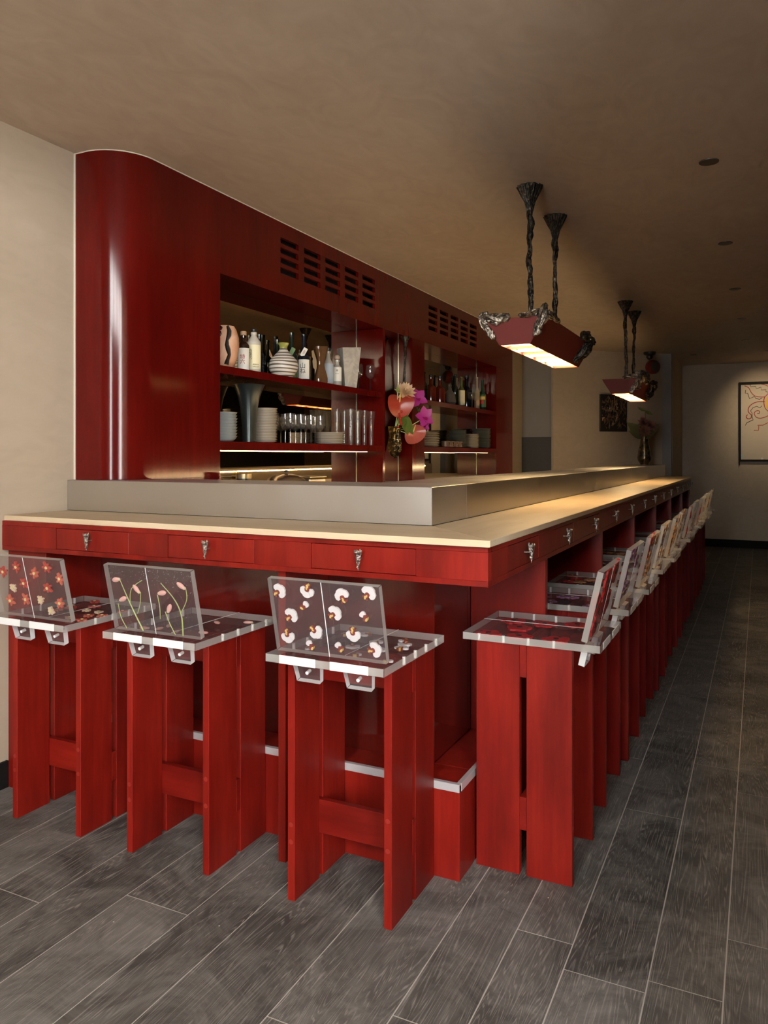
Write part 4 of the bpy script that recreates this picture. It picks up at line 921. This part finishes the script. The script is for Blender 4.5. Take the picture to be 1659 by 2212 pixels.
stack(XS+0.02, 7.12, S2, 11, 'plate_white', 0.072, 0.012, 0.0125, [C_white, C_rim], 'white plate in the far niche, right hand stack', 'right white stack in the far niche', jit=0.001)
stack(XS, 7.46, S2, 15, 'plate_dark', 0.1, 0.016, 0.013, [C_dark, C_drim], 'dark speckled plate in the far niche, rightmost stack', 'right dark stack in the far niche', jit=0.001)
for k in range(4):
    t = thing('tea_cup', 'small brown cup, '+nth(k, 4, 'leftmost', 'rightmost', 'from the left', 'from the right')+' in the row before the far niche plates', 'cup', (XS+0.055, 6.33+0.11*k, S2), 0, 'row of brown cups')
    MB().lathe([(0.020, 0), (0.034, 0.008), (0.038, 0.05), (0.036, 0.056), (0.034, 0.05), (0.028, 0.01), (0.0005, 0.008)], 20).build('body', simple('brown_glaze', (0.15, 0.085, 0.05), 0.35) if k == 0 else MATS['brown_glaze'], t, SM)
    MB().tube([(0.034*math.cos(a), 0.034*math.sin(a)-0.0, 0.03) for a in (0,)]+[(0.045, -0.028, 0.046), (0.056, -0.035, 0.03), (0.042, -0.025, 0.014)], 0.004, 6).build('handle', MATS['brown_glaze'], t, SM)
# back counter clutter
BCZ = 1.12
t = thing('lidded_pan', 'shallow dark pan with domed metal lid on the back counter', 'pan', (-2.36, 3.60, BCZ))
MB().lathe([(0.085, 0), (0.10, 0.005), (0.108, 0.062), (0.105, 0.062), (0.097, 0.008), (0.0005, 0.006)], 36).build('pan', K_black, t, SM)
MB().lathe([(0.108, 0.0625), (0.104, 0.070), (0.075, 0.088), (0.035, 0.099), (0.0005, 0.101)], 36).build('lid', simple('lid_metal', (0.55, 0.48, 0.36), 0.3, 1.0), t, SM)
MB().lathe([(0.005, 0.1), (0.005, 0.108), (0.012, 0.112), (0.012, 0.118), (0.0005, 0.12)], 16).build('lid_knob', K_black, t, SM)
B(-0.012, 0.012, -0.24, -0.105, 0.05, 0.06).build('handle', K_black, t, None, 0.003)
t = thing('tea_tin', 'small black tin with pale lid on the back counter', 'tin', (-2.33, 3.17, BCZ))
MB().lathe([(0.038, 0), (0.040, 0.002), (0.040, 0.085)], 28).build('body', K_black, t, SM); MB().lathe([(0.041, 0.0853), (0.041, 0.108), (0.038, 0.112)], 28).build('lid', simple('tin_lid', (0.3, 0.24, 0.14), 0.3, 0.8), t, SM)
t = thing('steel_tray', 'rectangular steel container beside the lidded pan', 'tray', (-2.37, 3.845, BCZ))
mb = MB().box(-0.07, 0.07, -0.09, 0.09, 0, 0.07); mb.build('body', simple('tray_metal', (0.5, 0.44, 0.34), 0.3, 1.0), t, None, 0.008)
B(-0.074, 0.074, -0.094, 0.094, 0.0702, 0.082).build('lid', MATS['tray_metal'], t, None, 0.004)

# ------------------------------------------------------------------ hanging vase and its flowers
HX, HY = -2.485, 5.285
t = thing('hanging_vase', 'crinkled bronze vase hung on a gnarled rod between the niches', 'vase', (HX, HY, 1.30))
mb = MB().lathe([(0.004, 0.0), (0.030, 0.02), (0.046, 0.06), (0.050, 0.11), (0.044, 0.16), (0.042, 0.20), (0.052, 0.24), (0.046, 0.238), (0.036, 0.2), (0.036, 0.12)], 26, lobes=5, lamp=0.14, twist=0.16)
ropes(mb, [(0.0, 0.0, 0.01), (0.035, -0.02, 0.06), (0.04, -0.03, 0.14), (0.03, -0.03, 0.22)], 4, lambda s_: 0.010, 0.005, 3)
mb.build('body', blotch('gilt_bronze', (0.03, 0.022, 0.014), (0.42, 0.30, 0.13), 45, (0.5, 0.66), 0.22, 0.95, 0.7), t, SM)
mb = MB(); path = [(0.015, 0.03, 0.23), (0.02, 0.07, 0.40), (0.03, 0.105, 0.55), (0.028, 0.12, 0.75), (0.03, 0.125, 0.9)]
ropes(mb, path, 6, lambda s_: 0.008, 0.005, 9, 5, 1, 0, False); mb.tube(path, 0.007, 6); mb.build('hanging_rod', M_bronze, t, SM)
MB().lathe([(0.010, 0.86), (0.014, 0.885), (0.024, 0.912), (0.034, 0.932), (0.034, 0.9345)], 26, (0.03, 0.125, 0), lobes=9, lamp=0.08).build('ceiling_rose', M_bronze, t, SM)
def heart(label, c, nrm, size, mat, name='anthurium', droop=0.3):
    t = thing(name, label, 'flower', c, 0, None); n = Vector(nrm).normalized(); u = n.cross(Vector((0, 0, 1))).normalized(); w = u.cross(n).normalized()
    mb = MB(); ring = []
    for k in range(28):
        a = 2*PI*k/28; r = 0.55*(1-math.sin(a)*0.55)*(1.0+0.12*abs(math.cos(a)))*1.05
        if abs(a-PI/2) < 0.35: r *= 0.9
        ring.append((r*math.cos(a), r*math.sin(a)+0.15))
    lay = []
    for d in (0.0, -0.004):
        row = []
        for f in (0.33, 0.66, 1.0):
            row.append([len(mb.v)+i for i in range(28)])
            for a, b in ring:
                x_, y_ = a*f*size, b*f*size; p = u*x_+w*y_+n*(size*0.55*abs(a*f)**1.3-size*droop*1.6*max(0, -b)*f*f-size*0.35*max(0, b)*f*f+d); mb.v.append(tuple(p))
        c0 = len(mb.v); mb.v.append(tuple(n*d)); lay.append((row, c0))
    for li, (row, c0) in enumerate(lay):
        for i in range(28):
            j = (i+1) % 28; mb.f.append((c0, row[0][i], row[0][j])); mb.m.append(0)
            for q in (0, 1): mb.f.append((row[q][i], row[q+1][i], row[q+1][j], row[q][j])); mb.m.append(0)
    for i in range(28):
        j = (i+1) % 28; mb.f.append((lay[0][0][2][i], lay[1][0][2][i], lay[1][0][2][j], lay[0][0][2][j])); mb.m.append(0)
    mb.build('spathe', mat, t, SM)
    tip = n*size*0.35+w*size*0.35
    MB().tube([tuple(n*0.002), tuple(tip*0.5), tuple(tip)], [0.006, 0.005, 0.002], 8).build('spadix', P_yel, t, SM)
    return t, n, u, w
def stalk(t, c, to, mat=P_green, r=0.003):
    d = Vector(to)-Vector(c); MB().tube([(0, 0, -0.004), tuple(d*0.5+Vector((0.01, 0, -0.02))), tuple(d)], r, 6).build('stem', mat, t, SM)
VM = Vector((HX, HY, 1.52))
F_anth = simple('anthurium_coral', (0.40, 0.050, 0.028), 0.3, var=0.2, vscale=25); F_mag = simple('orchid_magenta', (0.42, 0.03, 0.26), 0.45); F_leaf = simple('leaf_green', (0.10, 0.15, 0.025), 0.45, var=0.25, vscale=30)
F_amar = simple('amaranth_green', (0.07, 0.085, 0.02), 0.7, var=0.4, vscale=60); F_cream = simple('dahlia_cream', (0.80, 0.56, 0.34), 0.5)
c_ = (HX+0.055, HY-0.035, 1.725); t, *_r = heart('coral red anthurium at the upper left of the hanging vase', c_, (0.65, -0.75, 0.35), 0.145, F_anth); stalk(t, c_, VM)
c_ = (HX+0.115, HY+0.085, 1.505); t, *_r = heart('salmon anthurium at the lower right of the hanging vase', c_, (0.75, -0.6, 0.1), 0.125, simple('anthurium_salmon', (0.40, 0.085, 0.065), 0.3, var=0.2, vscale=25)); stalk(t, c_, VM)
def dahlia(c, r, mat, label, n=46, cat='flower', name='dahlia', facing=(0.6, -0.7, 0.4)):
    t = thing(name, label, cat, c); f = Vector(facing).normalized(); u = f.cross(Vector((0, 0, 1))).normalized(); w = u.cross(f); mb = MB()
    for k in range(n):
        q = (k+0.5)/n; a = k*2.39996; el = 1.5*(1-q)-0.1; d = (u*math.cos(a)+w*math.sin(a))*math.cos(el)+f*math.sin(el)
        mb.petal(d*r*0.1, d, f if el < 1.2 else u, r*(0.55+0.45*q), r*0.36, 0, 0.12, 4)
    mb.build('petals', mat, t, SM); MB().blob((0, 0, 0), r*0.22, 0, 8, 6).build('heart', mat, t, SM)
    return t
c_ = (HX+0.07, HY+0.035, 1.795); t = dahlia(c_, 0.085, F_cream, 'cream dahlia at the top of the hanging vase'); stalk(t, c_, VM)
def orchid_bloom(c, r, label, seed):
    t = thing('orchid', label, 'flower', c); f = Vector((0.65, -0.7, 0.25)).normalized(); u = f.cross(Vector((0, 0, 1))).normalized(); w = u.cross(f); mb = MB(); q = random.Random(seed)
    for k in range(5):
        a = 2*PI*k/5+q.uniform(-.2, .2); d = u*math.cos(a)+w*math.sin(a)+f*q.uniform(-.1, .3); mb.petal((0, 0, 0), d, f, r, r*0.75, 0, q.uniform(-0.2, 0.25), 5)
    mb.build('petals', F_mag, t, SM); MB().petal((0, 0, 0), tuple(f-w*0.6), tuple(w), r*0.6, r*0.45, 0, -0.2).build('lip', simple('orchid_lip', (0.45, 0.01, 0.12), 0.4) if 'orchid_lip' not in MATS else MATS['orchid_lip'], t, SM)
    return t
for c_, r, lb, sd in (((HX+0.12, HY+0.15, 1.76), 0.085, 'magenta orchid, upper one at the right of the hanging vase', 3), ((HX+0.16, HY+0.19, 1.615), 0.085, 'magenta orchid, lower one at the right of the hanging vase', 5), ((HX+0.14, HY+0.23, 1.55), 0.05, 'small drooping magenta orchid at the far right of the hanging vase', 8)):
    t = orchid_bloom(c_, r, lb, sd); stalk(t, c_, VM)
t = thing('leafy_sprig', 'broad green leaves hanging over the front of the hanging vase', 'leaf', (HX+0.05, HY+0.03, 1.63))
for k, (dx, dy, dz, ln, w) in enumerate(((0.25, -0.15, -1, 0.17, 0.085), (0.35, 0.25, -1, 0.17, 0.08), (0.3, 0.6, -0.9, 0.15, 0.07), (0.2, -0.5, -0.8, 0.12, 0.06))):
    MB().petal((0, 0, 0), (dx, dy, dz), (0.8, -0.5, 0.3), ln, w, 0, 0.12, 7).build('leaf', F_leaf, t, SM)
t = thing('amaranth', 'drooping dark green amaranth tassel right of the dahlia', 'flower', (HX+0.06, HY+0.06, 1.72))
mb = MB()
for k in range(60):
    s_ = k/59; p = Vector((0.05*s_, 0.01+0.20*s_, 0.02+0.03*math.sin(PI*s_)-0.13*s_*s_)); mb.blob((p.x+R.uniform(-.012, .012), p.y+R.uniform(-.012, .012), p.z+R.uniform(-.012, .012)), R.uniform(0.008, 0.013)*(1.1-0.5*s_), 0, 6, 5)
mb.build('tassel', F_amar, t, SM)
t = thing('green_bud_spike', 'pale green bud spike at the top left of the hanging vase', 'flower', (HX+0.045, HY-0.05, 1.80))
mb = MB()
for k in range(26):
    s_ = k/25; a = k*2.4; mb.blob((0.012*(1-s_)*math.cos(a), 0.012*(1-s_)*math.sin(a), 0.06*s_), 0.006*(1.2-s_), 0, 6, 4)
mb.build('buds', simple('bud_green', (0.32, 0.36, 0.10), 0.5), t, SM); stalk(t, (HX+0.045, HY-0.05, 1.80), VM)
t = thing('berry_sprig', 'sprig of glossy red berries at the left of the hanging vase', 'berries', (HX+0.06, HY-0.045, 1.60))
mb = MB()
for k in range(8): mb.blob((R.uniform(-.012, .012), R.uniform(-.02, .02), 0.05-0.016*k), R.uniform(0.008, 0.012), 0, 10, 8)
mb.build('berries', simple('berry_red', (0.42, 0.03, 0.02), 0.12), t, SM); stalk(t, (HX+0.06, HY-0.045, 1.60), VM)

# ------------------------------------------------------------------ far end
t = thing('bronze_vase', 'mottled bronze bottle vase on the end of the steel ledge', 'vase', (-1.21, 9.44, 1.2136))
MB().lathe([(0.045, 0), (0.047, 0.012), (0.072, 0.045), (0.078, 0.08), (0.066, 0.17), (0.050, 0.25), (0.042, 0.30), (0.046, 0.325), (0.040, 0.322), (0.034, 0.29)], 32).build('body', blotch('mottled_bronze', (0.035, 0.036, 0.024), (0.20, 0.14, 0.075), 22, (0.42, 0.62), 0.25, 0.6, 0.3), t, SM)
FP = simple('blossom_dusty_pink', (0.26, 0.115, 0.085), 0.6, var=0.3, vscale=40); FV = Vector((-1.21, 9.44, 1.50))
for i, (c_, r, lb) in enumerate((((-1.20, 9.36, 1.60), 0.085, 'dusty pink chrysanthemum, lowest of the three in the bronze vase'), ((-1.13, 9.42, 1.66), 0.075, 'dusty pink chrysanthemum, right one in the bronze vase'), ((-1.22, 9.42, 1.70), 0.075, 'dusty pink chrysanthemum, topmost in the bronze vase'))):
    t = dahlia(c_, r, FP, lb, 34, 'flower', 'chrysanthemum', (0.3, -0.9, 0.3)); stalk(t, c_, FV)
FL2 = simple('leaf_dull_green', (0.07, 0.08, 0.03), 0.6, var=0.3, vscale=25)
t = thing('leaf_spray', 'ruffled dull green leaves spreading around the pink flowers in the bronze vase', 'leaf', (-1.21, 9.43, 1.545))
for k, (dx, dz, ln, w) in enumerate(((-1, 0.85, 0.25, 0.13), (-1, 0.35, 0.18, 0.11), (0.9, 0.75, 0.22, 0.12), (0.9, 0.25, 0.16, 0.10), (0.4, 0.2, 0.13, 0.08), (-0.4, 0.1, 0.12, 0.08))):
    MB().petal((0, 0, 0), (dx, 0.25*(k % 3-1)-0.2, dz), (0.1, -0.9, 0.2), ln, w, 0, 0.1, 8, 0.8).build('leaf', FL2, t, SM)
t = thing('tall_sprig', 'thin upright sprig with two leaves above the pink flowers', 'leaf', (-1.20, 9.43, 1.60))
MB().tube([(0, 0, 0), (0.005, 0, 0.15), (0, 0, 0.26)], 0.0025, 6).build('stem', FL2, t, SM)
MB().petal((0, 0, 0.245), (-0.8, -0.1, 0.35), (0, -1, 0.3), 0.09, 0.035).build('leaf', F_leaf, t, SM); MB().petal((0, 0, 0.24), (0.8, -0.1, -0.45), (0, -1, 0.3), 0.10, 0.04).build('leaf', F_leaf, t, SM)

DA = math.atan2(10.585-9.51, -1.135+2.30); DN = Vector((math.sin(DA), -math.cos(DA), 0)); DD = Vector((math.cos(DA), math.sin(DA), 0)); DP = Vector((-2.30, 9.51, 0))
def on_diag(s_, off, z): return DP+DD*s_+DN*off+Vector((0, 0, z))
sd = (Vector((-1.817, 9.95, 0))-DP).dot(DD)
t = thing('relief_panel', 'dark square bronze relief of reeds on the angled wall', 'artwork', tuple(on_diag(sd+0.193, 0.001, 1.625)), DA)
B(-0.193, 0.193, -0.03, 0.0, 0, 0.47).build('panel', simple('relief_black', (0.02, 0.017, 0.015), 0.5), t, None, 0.002)
mb = MB(); rr = random.Random(8)
for k in range(120):
    x_, z_ = rr.uniform(-0.18, 0.18), rr.uniform(0.02, 0.42); ln = rr.uniform(0.03, 0.10); a = rr.gauss(0.15, 0.4); x2, z2 = x_+ln*math.sin(a), z_+ln*math.cos(a)
    if abs(x2) > 0.185 or z2 > 0.46: continue
    mb.tube([(x_, -0.031, z_), ((x_+x2)/2+0.006, -0.037, (z_+z2)/2), (x2, -0.031, z2)], [0.001, rr.uniform(0.003, 0.006), 0.0008], 5)
for k in range(90):
    band = rr.choice((0.18, 0.28, 0.38)); x_ = rr.uniform(-0.18, 0.06); mb.blob((x_, -0.033, band+rr.gauss(0, 0.018)), rr.uniform(0.006, 0.013), 0, 5, 4, 0.3)
o = mb.build('reed_relief', simple('relief_copper', (0.26, 0.16, 0.10), 0.4, 0.8), t, SM); o['kind'] = 'stuff'
sb = (Vector((-1.224, 10.499, 0))-DP).dot(DD)
t = thing('alarm_bell', 'round red alarm bell with dark dome high on the angled wall', 'alarm bell', tuple(on_diag(sb-0.05, 0.001, 2.46)), DA)
MB().lathe([(0.085, 0), (0.090, 0.01), (0.090, 0.07), (0.07, 0.10)], 32).build('gong', simple('bell_red', (0.20, 0.018, 0.012), 0.4), t, SM, 0, (0, 0, 0), (PI/2, 0, 0))
MB().lathe([(0.0695, 0.1002), (0.055, 0.112), (0.0005, 0.118)], 28).build('face', simple('bell_grey', (0.07, 0.065, 0.06), 0.5), t, SM, 0, (0, 0, 0), (PI/2, 0, 0))
t = thing('security_camera', 'small black dome camera under the ceiling above the alarm bell', 'camera', (-1.262, 10.36, ZC-0.0005))
MB().lathe([(0.045, -0.045), (0.075, -0.028), (0.08, 0)], 28).build('base', K_black, t, SM); MB().blob((0.0, -0.01, -0.055), 0.042, 0, 20, 12).build('dome', K_black, t, SM)

# framed drawing on the far wall
AX0, AX1, AZ0_, AZ1_, AY = -0.262, 0.26, 1.234, 2.365, 12.129
t = thing('framed_drawing', 'large cream drawing of red and black squiggles round a yellow sun in a dark frame', 'picture', (AX0, AY, AZ0_))
W_, H_ = AX1-AX0, AZ1_-AZ0_
B(0.02, W_-0.02, -0.02, -0.004, 0.02, H_-0.02).build('paper', simple('drawing_paper', (0.62, 0.53, 0.42), 0.8, var=0.08, vscale=3), t)
F_fr = simple('frame_dark', (0.016, 0.014, 0.013), 0.6, spec=0.12)
for q in ((0, 0.028, 0, H_), (W_-0.028, W_, 0, H_), (0.0281, W_-0.0281, 0, 0.03), (0.0281, W_-0.0281, H_-0.035, H_)): B(q[0], q[1], -0.04, -0.0005, q[2], q[3]).build('frame_bar', F_fr, t, None, 0.002)
B(0.0, 0.012, -0.03, -0.002, -0.055, -0.0005).build('frame_foot', F_fr, t)
A_red = simple('paint_red', (0.42, 0.03, 0.02), 0.6); A_blk = simple('paint_black', (0.03, 0.022, 0.018), 0.6); A_yel = simple('paint_yellow', (0.75, 0.48, 0.10), 0.6); A_org = simple('paint_orange', (0.5, 0.12, 0.04), 0.6)
SCX = lambda px: (px-45)*0.00052; SCZ = lambda py: H_-(py-185)/1880*H_   # traced in the drawing's own plane, metres
def stroke(pts, mat, r):
    P = [(SCX(a), -0.0205, SCZ(b)) for a, b in pts]; q = []
    for a in range(len(P)-1):
        p0, p1, p2, p3 = P[max(a-1, 0)], P[a], P[a+1], P[min(a+2, len(P)-1)]
        for s_ in range(4):
            u = s_/4; q.append(tuple(0.5*((2*p1[k])+(-p0[k]+p2[k])*u+(2*p0[k]-5*p1[k]+4*p2[k]-p3[k])*u*u+(-p0[k]+3*p1[k]-3*p2[k]+p3[k])*u**3) for k in range(3)))
    q.append(P[-1]); MB().tube(q, r, 5).build('stroke', mat, t, SM)
def zig(pts, mat, r): MB().tube([(SCX(a), -0.0205, SCZ(b)) for a, b in pts], r, 5).build('stroke', mat, t)
stroke([(190,270),(290,320),(360,440),(450,520),(580,545),(690,540),(760,470)], A_red, 0.0055)
stroke([(690,660),(560,655),(430,680),(320,750),(280,830),(290,900),(360,970),(340,1040),(270,1050),(225,1000),(265,955)], A_red, 0.0055)
stroke([(500,930),(550,930),(555,880),(500,865),(440,900),(430,950),(480,1020),(580,1045),(690,1020),(763,990)], A_red, 0.0055)
stroke([(590,240),(680,260),(763,300)], A_red, 0.005)
zig([(325,250),(345,295),(460,290),(480,350),(595,315),(600,380),(720,380),(710,420),(770,440)], A_blk, 0.004)
zig([(215,370),(205,450),(265,450),(310,580),(430,530),(470,580),(560,600),(620,570)], A_blk, 0.004)
zig([(615,755),(570,800),(490,765),(400,790),(335,870),(375,920),(375,1010),(400,1080),(240,1150),(210,1210)], A_blk, 0.004)
zig([(763,1150),(640,1210),(510,1210),(540,1240),(530,1330),(420,1330)], A_org, 0.005)
mb = MB().prism([(SCX(860)+0.088*math.cos(a), SCZ(690)+0.125*math.sin(a)) for a in [2*PI*k/32 for k in range(32)]], -0.0215, -0.0202, axis='y'); 
mb.v = [(min(a, W_-0.03), b, c) for a, b, c in mb.v]; mb.build('sun_disc', A_yel, t)
stroke([(690,540),(660,640),(690,800),(760,880)], A_red, 0.005)
for x_, z_, m_, r_ in ((0.050, 0.075, simple('tape_pale', (0.5, 0.6, 0.52), 0.6), 0.035), (0.30, 0.04, simple('tape_white', (0.75, 0.75, 0.78), 0.6), 0.018)):
    MB().prism([(x_-r_*0.8, z_-r_), (x_+r_*0.9, z_-r_*0.3), (x_+r_*0.2, z_+r_), (x_-r_*0.9, z_+r_*0.8)], -0.0225, -0.0206, axis='y').build('tape', m_, t)
# picture light in the ceiling that washes the drawing
lt = bpy.data.lights.new('picture_spot', 'SPOT'); lt.energy = 60; lt.color = (1.0, 0.78, 0.5); lt.spot_size = math.radians(64); lt.spot_blend = 1.0; lt.shadow_soft_size = 0.03
lo = bpy.data.objects.new('picture_spot', lt); C.objects.link(lo); lo.location = (0.1, 10.9, 2.63)
lo.rotation_euler = (Vector((0.1, 12.1, 1.9))-Vector(lo.location)).to_track_quat('-Z', 'Y').to_euler()
d = thing('picture_downlight', 'small ceiling spotlight that lights the framed drawing', 'downlight', (0.1, 10.9, ZC)); MB().lathe([(0.034, -0.004), (0.042, -0.004), (0.043, -0.0003), (0.034, -0.0003)], 28).build('trim_ring', MATS['downlight_ring'], d, SM)
